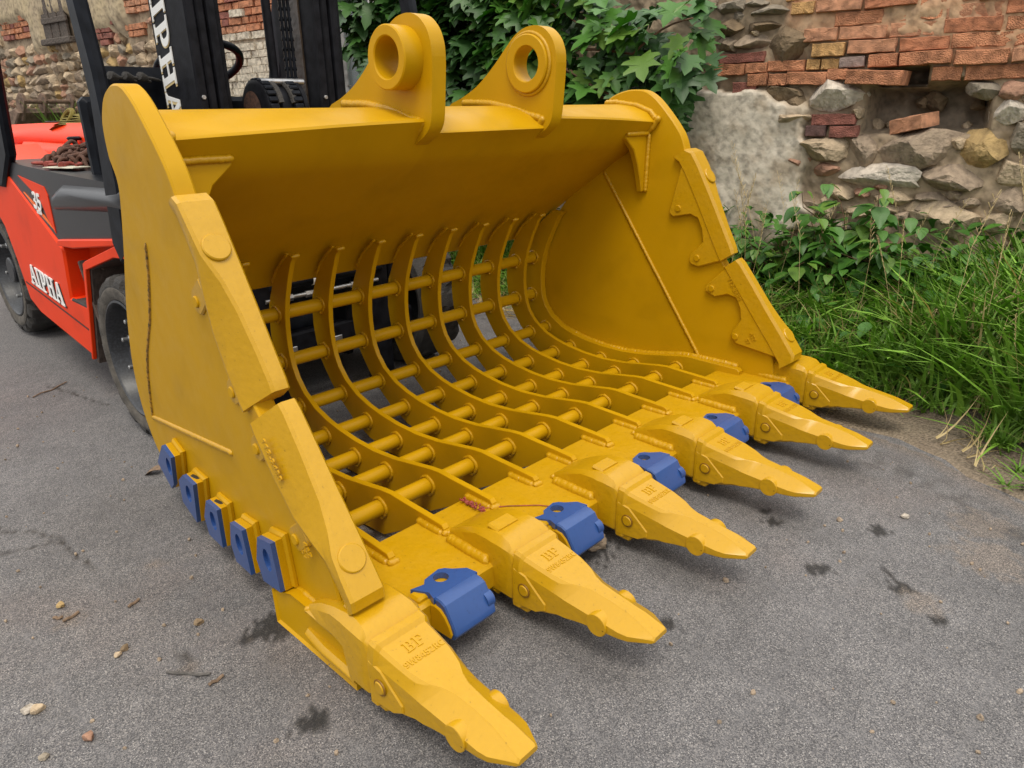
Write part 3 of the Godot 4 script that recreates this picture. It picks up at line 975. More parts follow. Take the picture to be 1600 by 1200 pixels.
func build_ground() -> void:
	var n1 := noise(0.9, 4, 41)
	var n2 := noise(14.0, 3, 42)
	var n3 := noise(4.0, 3, 43)
	var n4 := noise(60.0, 2, 44)
	var g := grid_mesh(61, 61, func(i: int, j: int) -> Array:
		return [Vector3((i - 30) * 2.0, -0.006, (j - 30) * 2.0), Color(0.5, 0.5, 0.5)])
	struct("road", g, M.asphalt)
	# wet stains [x, z, radius] and cracks (polylines) that the asphalt itself carries
	var wet := [[-0.94, -0.645, 0.028], [-0.905, -0.65, 0.03], [-0.975, -0.652, 0.016], [-0.925, -0.62, 0.02], [-1.009, -0.376, 0.024], [-0.996, -0.372, 0.017], [-0.382, -0.066, 0.02], [0.126, -0.08, 0.018], [0.16, -0.12, 0.012], [0.051, 0.24, 0.022], [0.09, 0.20, 0.012], [-0.007, 0.329, 0.014], [0.002, 0.082, 0.022], [0.254, 0.127, 0.02], [-0.85, -0.62, 0.014], [-0.28, -0.36, 0.05]]
	var cracks := [[-1.26, -1.60, -1.207, -1.489, -1.143, -1.409, -1.117, -1.324, -1.108, -1.22, -1.10, -1.129], [-1.30, -1.40, -1.234, -1.372, -1.148, -1.338, -1.117, -1.324], [-1.085, -0.72, -1.09, -0.62], [-0.80, -2.60, -0.72, -2.2]]
	var dust := [[-1.085, -0.655, 0.03], [-0.975, -0.645, 0.012], [0.45, 0.30, 0.08], [0.03, 0.28, 0.05], [-1.2, -0.98, 0.04], [-1.0, -1.05, 0.03], [0.3, 0.35, 0.09]]
	var st := 0.0115
	var nx := int(3.5 / st)
	var nz := int(4.2 / st)
	var fine := grid_mesh(nx, nz, func(i: int, j: int) -> Array:
		var x := -2.0 + i * st
		var z := -3.0 + j * st
		var p := Vector2(x, z)
		var k := 0.5 * (1.0 + 0.16 * n1.get_noise_2d(x, z) + 0.10 * n3.get_noise_2d(x, z) + 0.12 * n2.get_noise_2d(x, z) + 0.16 * n4.get_noise_2d(x, z))
		var warm := clampf(n1.get_noise_2d(x + 30.0, z) * 0.9 + n3.get_noise_2d(x, z + 9.0) * 0.5, -0.3, 1.0)
		var c := Color(k, k, k)
		var d := absf(x - edge_x(z))
		if x < edge_x(z):
			# broken, tar-dark margin, then dust washed over the edge
			var m := clampf(1.0 - absf(d - 0.16) / 0.16, 0.0, 1.0) * clampf(0.5 + 1.6 * n2.get_noise_2d(x, z), 0.0, 1.0)
			c = c.lerp(Color(0.19, 0.185, 0.18), m * 0.8)
			c = c.lerp(Color(0.56, 0.46, 0.36), clampf(1.0 - d / 0.07, 0.0, 1.0) * 0.8)
		c = c.lerp(Color(k * 1.20, k * 1.06, k * 0.98), maxf(warm, 0.0) * 0.7)
		var h := 0.0
		for w in wet:
			var r: float = w[2] * (1.15 + 0.45 * n2.get_noise_2d(x * 2.0, z * 2.0) + 0.85 * n4.get_noise_2d(x * 1.3, z * 1.3))
			var a := clampf((r - p.distance_to(Vector2(w[0], w[1]))) / 0.004 + 0.5, 0.0, 1.0)
			c = c.lerp(Color(0.075, 0.07, 0.065), a * 0.92)
		for w in dust:
			var r: float = w[2] * (1.0 + 0.7 * n2.get_noise_2d(x * 2.0, z * 2.0))
			c = c.lerp(Color(0.66, 0.56, 0.46), clampf((r - p.distance_to(Vector2(w[0], w[1]))) / 0.03, 0.0, 1.0) * 0.6)
		if x < -0.6:
			for l in cracks:
				var q := p + Vector2(n2.get_noise_2d(x, z), n2.get_noise_2d(x + 5.0, z)) * 0.016
				var sd := seg_dist(q, l)
				var a := clampf(1.0 - sd / 0.011, 0.0, 1.0) * clampf(0.75 + 1.4 * n4.get_noise_2d(x * 0.6, z * 0.6), 0.0, 1.0)
				c = c.lerp(Color(0.11, 0.095, 0.08), a)
				h -= a * 0.004
		var edge := minf(minf(i, nx - 1 - i), minf(j, nz - 1 - j)) / 16.0
		return [Vector3(x, h + 0.0012 * n3.get_noise_2d(x, z), z), c.lerp(Color(0.5, 0.5, 0.5), clampf(1.0 - edge, 0.0, 1.0))])
	struct("asphalt", fine, M.asphalt)
	# earth verge between the asphalt and the wall
	var vz := 150
	var vx := 42
	var verge := grid_mesh(vx, vz, func(i: int, j: int) -> Array:
		var z := -14.0 + 16.0 * pow(float(j) / (vz - 1), 0.62)
		var x0 := edge_x(z) + 0.018 * n2.get_noise_2d(z, 3.0) + 0.05 * n3.get_noise_2d(z, 7.0)
		var x1 := wall_x(z) + 0.3
		var k := float(i) / (vx - 1)
		var x := lerpf(x0, x1, k * k * 0.4 + k * 0.6)
		var d := x - x0
		var y := -0.012 + 0.018 * smoothstep(0.0, 0.03, d) + 0.13 * smoothstep(0.05, 1.0, d) + 0.016 * n2.get_noise_2d(x * 0.7, z * 0.7) * smoothstep(0.0, 0.06, d)
		var b := 0.5 + 0.5 * n3.get_noise_2d(x, z)
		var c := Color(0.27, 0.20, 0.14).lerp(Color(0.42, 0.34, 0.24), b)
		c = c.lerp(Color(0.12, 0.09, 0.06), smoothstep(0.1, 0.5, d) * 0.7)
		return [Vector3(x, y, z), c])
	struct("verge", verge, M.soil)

# ---------------------------------------------------------------- walls
var WD := Vector3(0.1375, 0, 0.9905)
var WN := Vector3(-0.9905, 0, 0.1375)

func wp(u: float, v: float, e: float) -> Vector3:
	return Vector3(2.2, 0, -0.4) + WD * u + Vector3(0, v, 0) + WN * e

func rock_mesh(seed_: int, boxy: float, rows := 12, cols := 18) -> ArrayMesh:
	var r := RandomNumberGenerator.new()
	r.seed = seed_
	var nn := noise(0.9, 3, seed_)
	var cuts := []
	for i in 13:
		var d := Vector3(r.randf_range(-1, 1), r.randf_range(-1, 1), r.randf_range(-0.4, 1)).normalized()
		cuts.append([d, r.randf_range(0.66, 0.92)])
	var rings := []
	for i in rows + 1:
		var la := -PI / 2 + PI * (0.04 + 0.92 * float(i) / rows)
		var ring := PackedVector3Array()
		for k in cols:
			var lo := TAU * k / cols
			var d := Vector3(cos(la) * cos(lo), cos(la) * sin(lo), sin(la))
			var q := d / pow(pow(absf(d.x), boxy) + pow(absf(d.y), boxy) + pow(absf(d.z), boxy), 1.0 / boxy)
			q *= 1.0 + 0.22 * nn.get_noise_3dv(q * 1.3) + 0.07 * nn.get_noise_3dv(q * 4.0)
			for c in cuts:
				var over: float = q.dot(c[0]) - c[1]
				if over > 0.0:
					q -= c[0] * over * 0.98
			ring.append(q * 0.5)
		rings.append(ring)
	var b := B.new()
	b.loft(rings)
	return b.mesh(17.0)

func brick_mesh(seed_: int) -> ArrayMesh:
	var r := RandomNumberGenerator.new()
	r.seed = seed_
	var nn := noise(2.2, 3, seed_ + 50)
	var rings := []
	var prof := [[-0.5, 0.96], [0.36, 0.985], [0.46, 0.95], [0.5, 0.88]]
	var pts := []
	for i in 6:
		pts.append(Vector2(-0.5 + i / 5.0 * 1.0, -0.5))
	for i in 2:
		pts.append(Vector2(0.5, -0.17 + i * 0.34))
	for i in 6:
		pts.append(Vector2(0.5 - i / 5.0, 0.5))
	for i in 2:
		pts.append(Vector2(-0.5, 0.17 - i * 0.34))
	for q in prof:
		var ring := PackedVector3Array()
		for p in pts:
			var s: float = q[1]
			var v := Vector3(p.x * (1.0 - (1.0 - s) * 0.35), p.y * s, q[0])
			v += Vector3(nn.get_noise_3d(p.x * 3, p.y * 2, 1) * 0.03, nn.get_noise_3d(p.x * 3, p.y * 2, 5) * 0.09, 0)
			if q[0] > 0.3:
				v.z += nn.get_noise_3d(p.x * 3, p.y * 3, 9) * 0.10
			ring.append(v)
		rings.append(ring)
	var b := B.new()
	b.loft(rings)
	return b.mesh(25.0)

var rocks := []
var slabs := []
var brickm := []

func put(parent: Node3D, called: String, mesh: Mesh, m: Material, k: int, u: float, v: float, e: float, s: Vector3, tilt := 0.0, yaw := 0.0) -> void:
	var o := quick(called, mesh, m, parent, k)
	var bs := Basis(WD, Vector3.UP, WN) * Basis(Vector3.BACK, tilt) * Basis(Vector3.UP, yaw)
	o.transform = Transform3D(bs * Basis.from_scale(s), wp(u, v, e))

func build_walls() -> void:
	for i in 10:
		rocks.append(rock_mesh(100 + i, 3.2 + 0.3 * (i % 4)))
		slabs.append(rock_mesh(200 + i, 5.0))
	for i in 8:
		brickm.append(brick_mesh(300 + i))
	var n1 := noise(5.0, 5, 51)
	var n2 := noise(1.6, 3, 52)
	var n3 := noise(22.0, 4, 53)
	var core := func(u0: float, u1: float, v1: float, st: float) -> ArrayMesh:
		var nu := int((u1 - u0) / st) + 1
		var nv := int(v1 / st) + 1
		return grid_mesh(nu, nv, func(i: int, j: int) -> Array:
			var u := u0 + (u1 - u0) * i / (nu - 1)
			var v := v1 * j / (nv - 1)
			var e := -0.024 + 0.024 * n1.get_noise_2d(u, v) + 0.010 * n3.get_noise_2d(u, v)
			var c := Color(0.48, 0.37, 0.245).lerp(Color(0.32, 0.24, 0.16), 0.5 + 0.6 * n1.get_noise_2d(u + 9.0, v))
			if u > -4.1:
				# the old render that still clings to the foot of the wall
				var w := Vector2((u + 1.07) / 0.54, (v - 0.60) / 0.57)
				if u < -1.07:
					w.x *= 0.45
				var k := 1.05 - w.length() + 0.22 * n2.get_noise_2d(u * 2.0, v * 2.0) + 0.12 * n1.get_noise_2d(u, v)
				k = smoothstep(0.0, 0.09, k - 0.9 * smoothstep(1.02, 1.12, v))
				var comb := n3.get_noise_2d((u * 0.75 + v) * 3.2, (u - v) * 0.28)
				var relief := 0.013 * n1.get_noise_2d(u * 0.55, v * 0.55) + 0.0018 * n3.get_noise_2d(u * 1.2, v * 1.2) + 0.0014 * comb
				e = lerpf(e, 0.030 + relief, k)
				var pc := Color(0.76, 0.68, 0.56).lerp(Color(0.54, 0.445, 0.33), clampf(0.35 + 1.3 * n2.get_noise_2d(u * 1.5 + 4.0, v * 1.5) + 1.2 * n1.get_noise_2d(u + 2.0, v * 1.3) + 0.5 * comb, 0.0, 1.0))
				c = c.lerp(pc, k)
				# dusty brick earth between the courses
				var bk := smoothstep(0.0, 0.06, minf(v - (1.17 if u > -0.07 else 1.20) + 0.09 * smoothstep(-0.1, 0.0, u), u + 0.74 + 0.03 * n1.get_noise_2d(u, v)))
				e = lerpf(e, -0.004 + 0.012 * n1.get_noise_2d(u * 1.7, v * 1.7) + 0.007 * n3.get_noise_2d(u, v), bk)
				c = c.lerp(Color(0.58, 0.30, 0.165).lerp(Color(0.64, 0.43, 0.26), clampf(0.4 + 1.5 * n1.get_noise_2d(u * 0.8, v * 0.8 + 3.0), 0.0, 1.0)), bk)
				# crumbled hollow and the gap above it
				var hol := maxf(smoothstep(0.0, 0.05, minf(minf(u + 0.335, 0.17 - u), minf(v - 0.825, 1.06 - v)) + 0.02 * n1.get_noise_2d(u, v)), smoothstep(0.0, 0.025, minf(minf(u + 0.30, -0.085 - u), minf(v - 1.03, 1.126 - v))))
				e = lerpf(e, -0.26 + 0.06 * n1.get_noise_2d(u * 1.4, v * 1.4) + 0.06 * smoothstep(0.95, 0.82, v), hol)
				c = c.lerp(Color(0.36, 0.285, 0.205), hol)
			else:
				var pl := 0.0
				if v > 1.90 + 0.10 * n2.get_noise_2d(u, v) and u < -6.6:
					pl = 1.0
				if u > -7.1 and u < -6.35 and v > 1.72 + 0.12 * n1.get_noise_2d(u, v):
					pl = 1.0
				if u > -8.2 and u < -7.9 and v > 1.62 + 0.1 * n1.get_noise_2d(u, v):
					pl = 1.0
				if u > -5.4:
					pl = 0.0
					var ww := smoothstep(1.55, 1.47, v)
					e = lerpf(e, -0.002 + 0.006 * n1.get_noise_2d(u, v), ww)
					c = c.lerp(Color(0.66, 0.575, 0.45), ww)
				e = lerpf(e, 0.03 + 0.012 * n1.get_noise_2d(u, v), pl)
				c = c.lerp(Color(0.55, 0.44, 0.27).lerp(Color(0.45, 0.36, 0.24), 0.5 + n2.get_noise_2d(u * 2.0, v * 2.0)), pl)
			return [wp(u, v, e), c])
	var right := thing("stone_wall", "crumbling wall of orange brick, rubble stone and grey render behind the grass", "wall")
	part("wall_core", core.call(-1.75, 0.75, 1.75, 0.0125), M.mortar, right)
	part("wall_core", core.call(0.75, 4.0, 1.75, 0.08), M.mortar, right)
	part("wall_core", core.call(-4.1, -1.75, 1.75, 0.06), M.mortar, right)
	var left := thing("brick_wall", "distant wall of rubble stone, peeling render and red brick behind the forklift", "wall")
	part("wall_core", core.call(-14.0, -4.1, 3.0, 0.06), M.mortar, left)
	# solid body and upper storey behind the faces
	for w in [[right, -4.1, 4.0, 1.75], [left, -14.0, -4.1, 3.0]]:
		var b := B.new()
		var uc: float = (w[1] + w[2]) / 2.0
		b.box(wp(uc, w[3] / 2.0 - 0.02, -0.62), Vector3(w[2] - w[1], w[3] + 0.0, 0.5), 0.02, Basis(WD, Vector3.UP, WN))
		part("wall_back", b, M.stone6, w[0])
	var used := []   # rectangles taken: [u0, u1, v0, v1]
	# hand-placed stones: [u, v, width, height, kind]
	var S := [[-0.86, 1.415, 0.114, 0.032, 1], [-0.981, 1.411, 0.14, 0.047, 1], [-0.791, 1.382, 0.173, 0.041, 1], [-0.934, 1.365, 0.064, 0.047, 1], [-0.973, 1.324, 0.141, 0.067, 0], [-0.82, 1.317, 0.176, 0.058, 0], [-0.854, 1.252, 0.148, 0.062, 6], [-0.846, 1.29, 0.042, 0.025, 2], [-0.976, 1.245, 0.099, 0.058, 6], [-0.684, 1.232, 0.178, 0.139, 0], [-1.185, 1.399, 0.127, 0.059, 1], [-1.103, 1.436, 0.112, 0.038, 6], [-0.458, 1.002, 0.243, 0.131, 3], [-0.715, 1.006, 0.186, 0.097, 0], [-0.619, 0.98, 0.081, 0.058, 0], [-0.638, 0.912, 0.214, 0.088, 2], [-0.287, 0.863, 0.078, 0.061, 2], [-0.239, 0.877, 0.029, 0.03, 2], [-0.06, 0.973, 0.079, 0.07, 0], [-0.122, 0.966, 0.043, 0.044, 0], [0.129, 1.012, 0.116, 0.066, 1], [0.225, 1.007, 0.097, 0.073, 5], [0.236, 0.926, 0.134, 0.094, 3], [0.294, 0.82, 0.082, 0.11, 1], [0.173, 0.788, 0.184, 0.15, 4], [-0.07, 0.776, 0.304, 0.157, 6], [-0.292, 0.763, 0.134, 0.116, 6], [-0.483, 0.782, 0.265, 0.108, 2], [-0.593, 0.713, 0.128, 0.073, 5], [-0.247, 0.654, 0.322, 0.096, 3], [0.063, 0.656, 0.265, 0.102, 6], [-0.094, 0.683, 0.061, 0.037, 0], [0.001, 0.574, 0.111, 0.041, 6], [0.092, 0.588, 0.066, 0.041, 6], [0.148, 0.555, 0.093, 0.039, 6], [0.067, 0.541, 0.092, 0.041, 6], [-0.008, 0.53, 0.069, 0.038, 6], [-0.148, 0.566, 0.144, 0.069, 2], [0.066, 0.477, 0.27, 0.151, 2], [-0.209, 0.612, 0.055, 0.033, 5], [-0.279, 0.579, 0.066, 0.035, 5], [-0.099, 0.486, 0.054, 0.035, 6], [-0.176, 0.515, 0.1, 0.039, 2], [0.284, 0.677, 0.114, 0.105, 2], [0.303, 0.571, 0.138, 0.116, 6], [0.273, 0.487, 0.102, 0.073, 2], [0.101, 0.953, 0.047, 0.043, 0], [0.071, 0.805, 0.049, 0.044, 2], [0.077, 0.867, 0.04, 0.035, 2], [-0.448, 0.682, 0.108, 0.05, 5], [-0.375, 0.575, 0.136, 0.06, 2], [-0.287, 0.499, 0.114, 0.06, 2], [0.296, 0.999, 0.088, 0.074, 6], [0.349, 0.916, 0.094, 0.091, 2], [0.379, 0.8, 0.087, 0.109, 6], [0.388, 0.68, 0.103, 0.094, 2], [0.396, 0.567, 0.104, 0.105, 4], [-0.348, 0.933, 0.046, 0.047, 2]]
	var ks := 0
	for s in S:
		var deep := clampf(maxf(s[2], s[3]) * 0.9, 0.08, 0.22)
		var e := 0.004 + rng.randf_range(-0.012, 0.012)
		var in_hollow: bool = s[0] > -0.33 and s[0] < 0.13 and s[1] > 0.85 and s[1] < 1.0
		if in_hollow:
			e = -0.17
		elif s[2] > 0.2:
			e = 0.015
		var flat: bool = s[3] < 0.05 or s[2] > 2.2 * s[3]
		put(right, "stone", (slabs if flat else rocks)[ks % 10], M["stone%d" % s[4]], ks, s[0], s[1], e - deep * 0.35, Vector3(s[2] * 1.26, s[3] * 1.28, deep * 1.15), rng.randf_range(-0.07, 0.07))
		used.append([s[0] - s[2] / 2, s[0] + s[2] / 2, s[1] - s[3] / 2, s[1] + s[3] / 2])
		ks += 1
	# hand-placed bricks
	var kb := 0
	var Bk := [[-0.899, 1.185, 0.221, 0.045, 1], [-1.022, 1.134, 0.067, 0.056, 0], [-0.939, 1.135, 0.123, 0.053, 0], [-0.821, 1.136, 0.101, 0.045, 0], [-0.683, 1.139, 0.172, 0.047, 0], [-0.564, 1.14, 0.06, 0.046, 2], [-0.49, 1.139, 0.078, 0.046, 2], [-0.396, 1.142, 0.106, 0.045, 3], [-0.811, 1.085, 0.093, 0.055, 0], [-0.715, 1.081, 0.084, 0.054, 0], [-0.583, 1.083, 0.182, 0.058, 0], [-0.449, 1.094, 0.085, 0.046, 0], [-0.873, 1.047, 0.117, 0.056, 1], [-0.877, 0.995, 0.079, 0.042, 1], [-0.444, 0.903, 0.196, 0.049, 1], [-0.514, 0.853, 0.091, 0.049, 4], [-0.393, 0.851, 0.125, 0.052, 1]]
	for s in Bk:
		put(right, "brick", brickm[kb % 8], M["brick%d" % s[4]], kb, s[0], s[1], -0.045 + rng.randf_range(-0.008, 0.01), Vector3(s[2], s[3], 0.11), rng.randf_range(-0.03, 0.03), rng.randf_range(-0.03, 0.03))
		used.append([s[0] - s[2] / 2, s[0] + s[2] / 2, s[1] - s[3] / 2, s[1] + s[3] / 2])
		kb += 1
	put(right, "brick", brickm[2], M.brick0, kb, -0.284, 1.075, 0.0, Vector3(0.236, 0.062, 0.13), -0.05, -0.12)
	put(right, "brick", brickm[5], M.brick5, kb + 1, -0.118, 0.885, -0.05, Vector3(0.165, 0.062, 0.11), 0.22, -0.5)
	kb += 2
	# courses of the brick face at the upper right
	var starts := [[1.084, -0.078], [1.142, -0.33], [1.2, -0.575], [1.2585, -0.62], [1.317, -0.655], [1.3755, -0.69], [1.434, -0.72], [1.4925, -0.70], [1.551, -0.74], [1.61, -0.76], [1.668, -0.73], [1.726, -0.75]]
	for c in starts:
		var u: float = c[1]
		var first := true
		used.append([c[1], 4.0, c[0] - 0.029, c[0] + 0.029])
		while u < 1.25:
			var w := rng.randf_range(0.185, 0.225) if rng.randf() < 0.72 else rng.randf_range(0.085, 0.12)
			if first:
				w = rng.randf_range(0.10, 0.17)
			var mk: int = [0, 0, 5, 0, 6, 5][rng.randi() % 6]
			if first and c[0] > 1.28 or u < -0.5 and rng.randf() < 0.4:
				mk = 2
			put(right, "brick", brickm[rng.randi() % 8], M["brick%d" % mk], kb, u + w / 2, c[0] + rng.randf_range(-0.003, 0.003), -0.045 + rng.randf_range(-0.022, 0.014) - (0.04 if rng.randf() < 0.07 else 0.0), Vector3(w - 0.003, 0.0545 + rng.randf_range(-0.003, 0.003), 0.11), rng.randf_range(-0.025, 0.025), rng.randf_range(-0.05, 0.05))
			kb += 1
			u += w + rng.randf_range(0.003, 0.009)
			first = false
	# rubble that fills the rest
	var clash := func(u: float, v: float, w: float, h: float) -> bool:
		for r in used:
			if u + w * 0.40 > r[0] and u - w * 0.40 < r[1] and v + h * 0.38 > r[2] and v - h * 0.38 < r[3]:
				return true
		return false
	var v := 0.05
	while v < 1.74:
		var h := rng.randf_range(0.055, 0.11)
		var u := -4.0
		while u < 1.3:
			var w := rng.randf_range(0.07, 0.2)
			var render := Vector2((u + w / 2 + 1.07) / (0.54 if u > -1.07 else 1.04), (v + h / 2 - 0.60) / 0.57).length() < 1.0
			var hollow := u + w / 2 > -0.34 and u + w / 2 < 0.17 and v + h > 0.83 and v < 1.09
			var hidden := v < 0.5 and u < -1.2 or u > 0.6 and v > 1.06
			if not render and not hollow and not hidden and ks < 300 and not clash.call(u + w / 2, v + h / 2, w, h):
				var kind: int = [0, 1, 2, 6, 6, 2, 0, 4][rng.randi() % 8]
				put(right, "stone", (slabs if w > h * 1.8 else rocks)[rng.randi() % 10], M["stone%d" % kind], ks, u + w / 2, v + h / 2, -0.045 + rng.randf_range(-0.02, 0.015), Vector3(w * 1.28, h * rng.randf_range(1.1, 1.4), 0.15), rng.randf_range(-0.12, 0.12))
				ks += 1
			u += w
		v += h
	build_left_wall(left)

func build_left_wall(left: Node3D) -> void:
	var zones := [[-8.95, -8.05, 1.74, 1.975, 0], [-6.5, -6.03, 1.80, 2.08, 5], [-6.95, -6.66, 1.58, 1.77, 1], [-6.46, -6.12, 1.62, 1.72, 0], [-5.35, -4.12, 1.50, 2.2, 0], [-5.35, -4.12, 0.95, 1.50, 7]]
	var kb := 0
	for z in zones:
		var v: float = z[2] + 0.026
		var row := 0
		while v < z[3]:
			var u: float = z[0] + (0.06 if row % 2 == 0 else 0.0) + rng.randf_range(-0.05, 0.05)
			while u < z[1] + rng.randf_range(-0.08, 0.05):
				var w := rng.randf_range(0.15, 0.18) if rng.randf() < 0.6 else 0.085
				var mk: int = z[4]
				if mk == 0 and rng.randf() < 0.5:
					mk = [5, 1, 6][rng.randi() % 3]
				if z[4] == 0 and z[0] > -5.5 and (rng.randf() < 0.16 or v < 1.55 and rng.randf() < 0.5):
					mk = 7
				if kb < 300:
					put(left, "brick", brickm[rng.randi() % 8], M["brick%d" % mk], kb, u + w / 2, v, -0.035 + rng.randf_range(-0.008, 0.01) + (0.012 if mk == 7 else 0.0), Vector3(w - 0.008, 0.052 if mk == 7 else 0.047, 0.09), rng.randf_range(-0.02, 0.02))
					kb += 1
				u += w + 0.004
			v += 0.0525
			row += 1
	var ks := 0
	var v := 0.80
	while v < 2.05:
		var h := rng.randf_range(0.06, 0.115)
		var u := -10.4
		while u < -5.35:
			var w := rng.randf_range(0.08, 0.22)
			var uc := u + w / 2
			var vc := v + h / 2
			var skip := uc > -7.93 and uc < -7.3 and vc > 1.66
			for z in zones:
				if uc > z[0] - 0.03 and uc < z[1] + 0.03 and vc > z[2] - 0.02 and vc < z[3] + 0.02:
					skip = true
			if vc > 1.93 and uc < -6.6 or uc > -7.05 and uc < -6.4 and vc > 1.80:
				skip = true
			if uc > -5.95 and vc < 0.95 or vc < 0.95 and rng.randf() < 0.6:
				skip = true
			if not skip and ks < 300:
				var kind: int = [2, 2, 6, 4, 5, 6, 0, 1, 2][rng.randi() % 9]
				put(left, "stone", (slabs if w > h * 1.8 else rocks)[rng.randi() % 10], M["stone%d" % kind], ks, uc, vc, -0.04 + rng.randf_range(-0.02, 0.015), Vector3(w * 1.25, h * rng.randf_range(1.1, 1.4), 0.15), rng.randf_range(-0.15, 0.15))
				ks += 1
			u += w
		v += h
	var bs := Basis(WD, Vector3.UP, WN)
	# boarded window
	var sh := thing("window_shutter", "weathered grey plank shutter closing a small window in the far stone wall", "shutter")
	for i in 6:
		var b := B.new()
		var w := 0.076
		b.box(wp(-7.86 + i * 0.082, 1.98, 0.012 + 0.006 * (i % 2)), Vector3(w, 0.60, 0.025), 0.004, bs * Basis(Vector3.BACK, rng.randf_range(-0.012, 0.012)))
		part("plank", b, M.old_wood, sh)
	var b := B.new()
	b.box(wp(-7.61, 1.665, 0.03), Vector3(0.60, 0.055, 0.09), 0.008, bs)
	part("sill", b, M.old_wood, sh)
	b = B.new()
	b.box(wp(-7.62, 1.85, 0.036), Vector3(0.50, 0.05, 0.022), 0.004, bs)
	part("crossbar", b, M.old_wood, sh)
	# white framed window beside the vine
	var wn := thing("window", "white framed window with dark glass between the forklift mast and the vine", "window")
	for q in [[-3.66, 1.45, 0.035, 0.9], [-3.32, 1.45, 0.05, 0.9], [-3.49, 1.02, 0.38, 0.05], [-3.49, 1.88, 0.38, 0.05]]:
		b = B.new()
		b.box(wp(q[0], q[1], 0.03), Vector3(q[2], q[3], 0.07), 0.006, bs)
		part("frame", b, M.white_frame, wn)
	b = B.new()
	b.box(wp(-3.49, 1.45, 0.012), Vector3(0.31, 0.81, 0.006), 0.0, bs)
	part("pane", b, M.pane, wn)
	b = B.new()
	b.box(wp(-3.49, 1.45, -0.004), Vector3(0.30, 0.80, 0.012), 0.0, bs)
	part("blind", b, M.mast, wn)

# ---------------------------------------------------------------- forklift
func bx(called: String, c: Vector3, s: Vector3, bev: float, m: Material, parent: Node3D, basis := Basis()) -> MeshInstance3D:
	var b := B.new()
	b.box(c, s, bev, basis)
	return part(called, b, m, parent)

func side_poly(poly: PackedVector2Array, x0: float, x1: float, bev: float) -> B:
	var b := B.new()   # polygon given as (height, depth)
	b.extrude(poly, slab(0.0), x0, x1, bev)
	return b

func wheel(t: Node3D, outer: float, s: float, y: float, z: float, R: float, width: float, nuts: int) -> void:
	# s: direction towards the outside (-1 left, +1 right)
	var w := B.new()
	var rings := []
	var seg := 108
	for i in seg:
		var a := TAU * i / seg
		var lug := (i % 6) < 4
		var d := 0.0 if lug else 0.016
		var prof := [[0.70, 0.022], [0.715, 0.010], [0.76, 0.004], [0.84, 0.0], [0.87, 0.004], [0.885, 0.003], [0.95, 0.006 + d * 0.8], [0.985, 0.014 + d * 0.8], [1.0, 0.030], [1.0, 0.32 * width], [1.0, 0.5 * width], [1.0, 0.68 * width], [1.0, width - 0.03], [0.95, width - 0.006], [0.84, width], [0.70, width - 0.02]]
		var ring := PackedVector3Array()
		for k in prof.size():
			var q: Array = prof[k]
			var r: float = q[0] * R
			if q[0] > 0.94 and k < 9 and not lug:
				r -= d
			if k == 9 or k == 11:
				r -= 0.0 if (i % 6) < 4 else 0.012
			ring.append(Vector3(outer - s * q[1], y + cos(a) * r, z + sin(a) * r))
		rings.append(ring)
	w.loft(rings, false, true)
	var whl := Node3D.new()
	whl.name = "wheel"
	var k := 0
	while t.has_node(NodePath(whl.name)):
		k += 1
		whl.name = "wheel_%03d" % k
	t.add_child(whl)
	part("tyre", w.mesh(30.0), M.rubber, whl)
	var sw := B.new()
	sw.lathe([Vector2(R * 0.72, 0.002), Vector2(R * 0.76, 0.008), Vector2(R * 0.83, 0.0115), Vector2(R * 0.865, 0.0085), Vector2(R * 0.872, 0.002), Vector2(R * 0.80, -0.004)], Vector3(outer - s * 0.010, y, z), Vector3(s, 0, 0), 64, true)
	part("sidewall", sw, M.rubber_dusty, whl)
	var rm := B.new()
	rm.lathe([Vector2(R * 0.715, 0.0), Vector2(R * 0.715, 0.012), Vector2(R * 0.69, 0.014), Vector2(R * 0.665, 0.006), Vector2(R * 0.64, -0.022), Vector2(R * 0.60, -0.040), Vector2(R * 0.57, -0.060), Vector2(R * 0.42, -0.066), Vector2(R * 0.38, -0.052), Vector2(R * 0.2, -0.048), Vector2(0.001, -0.046), Vector2(0.001, -0.10), Vector2(R * 0.70, -0.10)], Vector3(outer - s * 0.018, y, z), Vector3(s, 0, 0), 56, true)
	part("rim", rm.mesh(40.0), M.rim_paint, whl)
	var hb := B.new()
	hb.cyl(Vector3(outer - s * 0.066, y, z), Vector3(outer - s * 0.022, y, z), R * 0.20, 20, 0.006)
	part("hub", hb, M.rim_paint, whl)
	var nb := B.new()
	nb.cyl(Vector3(0, 0, 0), Vector3(s * 0.022, 0, 0), R * 0.048, 6, 0.002)
	nb.cyl(Vector3(s * 0.02, 0, 0), Vector3(s * 0.042, 0, 0), R * 0.028, 10, 0.002)
	var nm := nb.mesh()
	for i in nuts:
		var a := TAU * i / nuts + 0.3
		part("wheel_nut", nm, M.steel, whl).position = Vector3(outer - s * 0.070, y + cos(a) * R * 0.46, z + sin(a) * R * 0.46)

func chain_run(b: B, at: Vector3, n: int, pitch: float, w: float, dir: Vector3, side: Vector3) -> void:
	# leaf chain: overlapping plates on pins
	var bs := Basis(side, dir, side.cross(dir))
	for i in n:
		var c := at + dir * pitch * i
		for k in 3:
			var off := side * (k - 1) * w * 0.36
			b.box(c + off + dir * (pitch * 0.5 if k == 1 else 0.0), Vector3(w * 0.26, pitch * 1.25, w * 0.75), w * 0.09, bs)
		b.cyl(c - side * w * 0.58, c + side * w * 0.58, w * 0.17, 8)

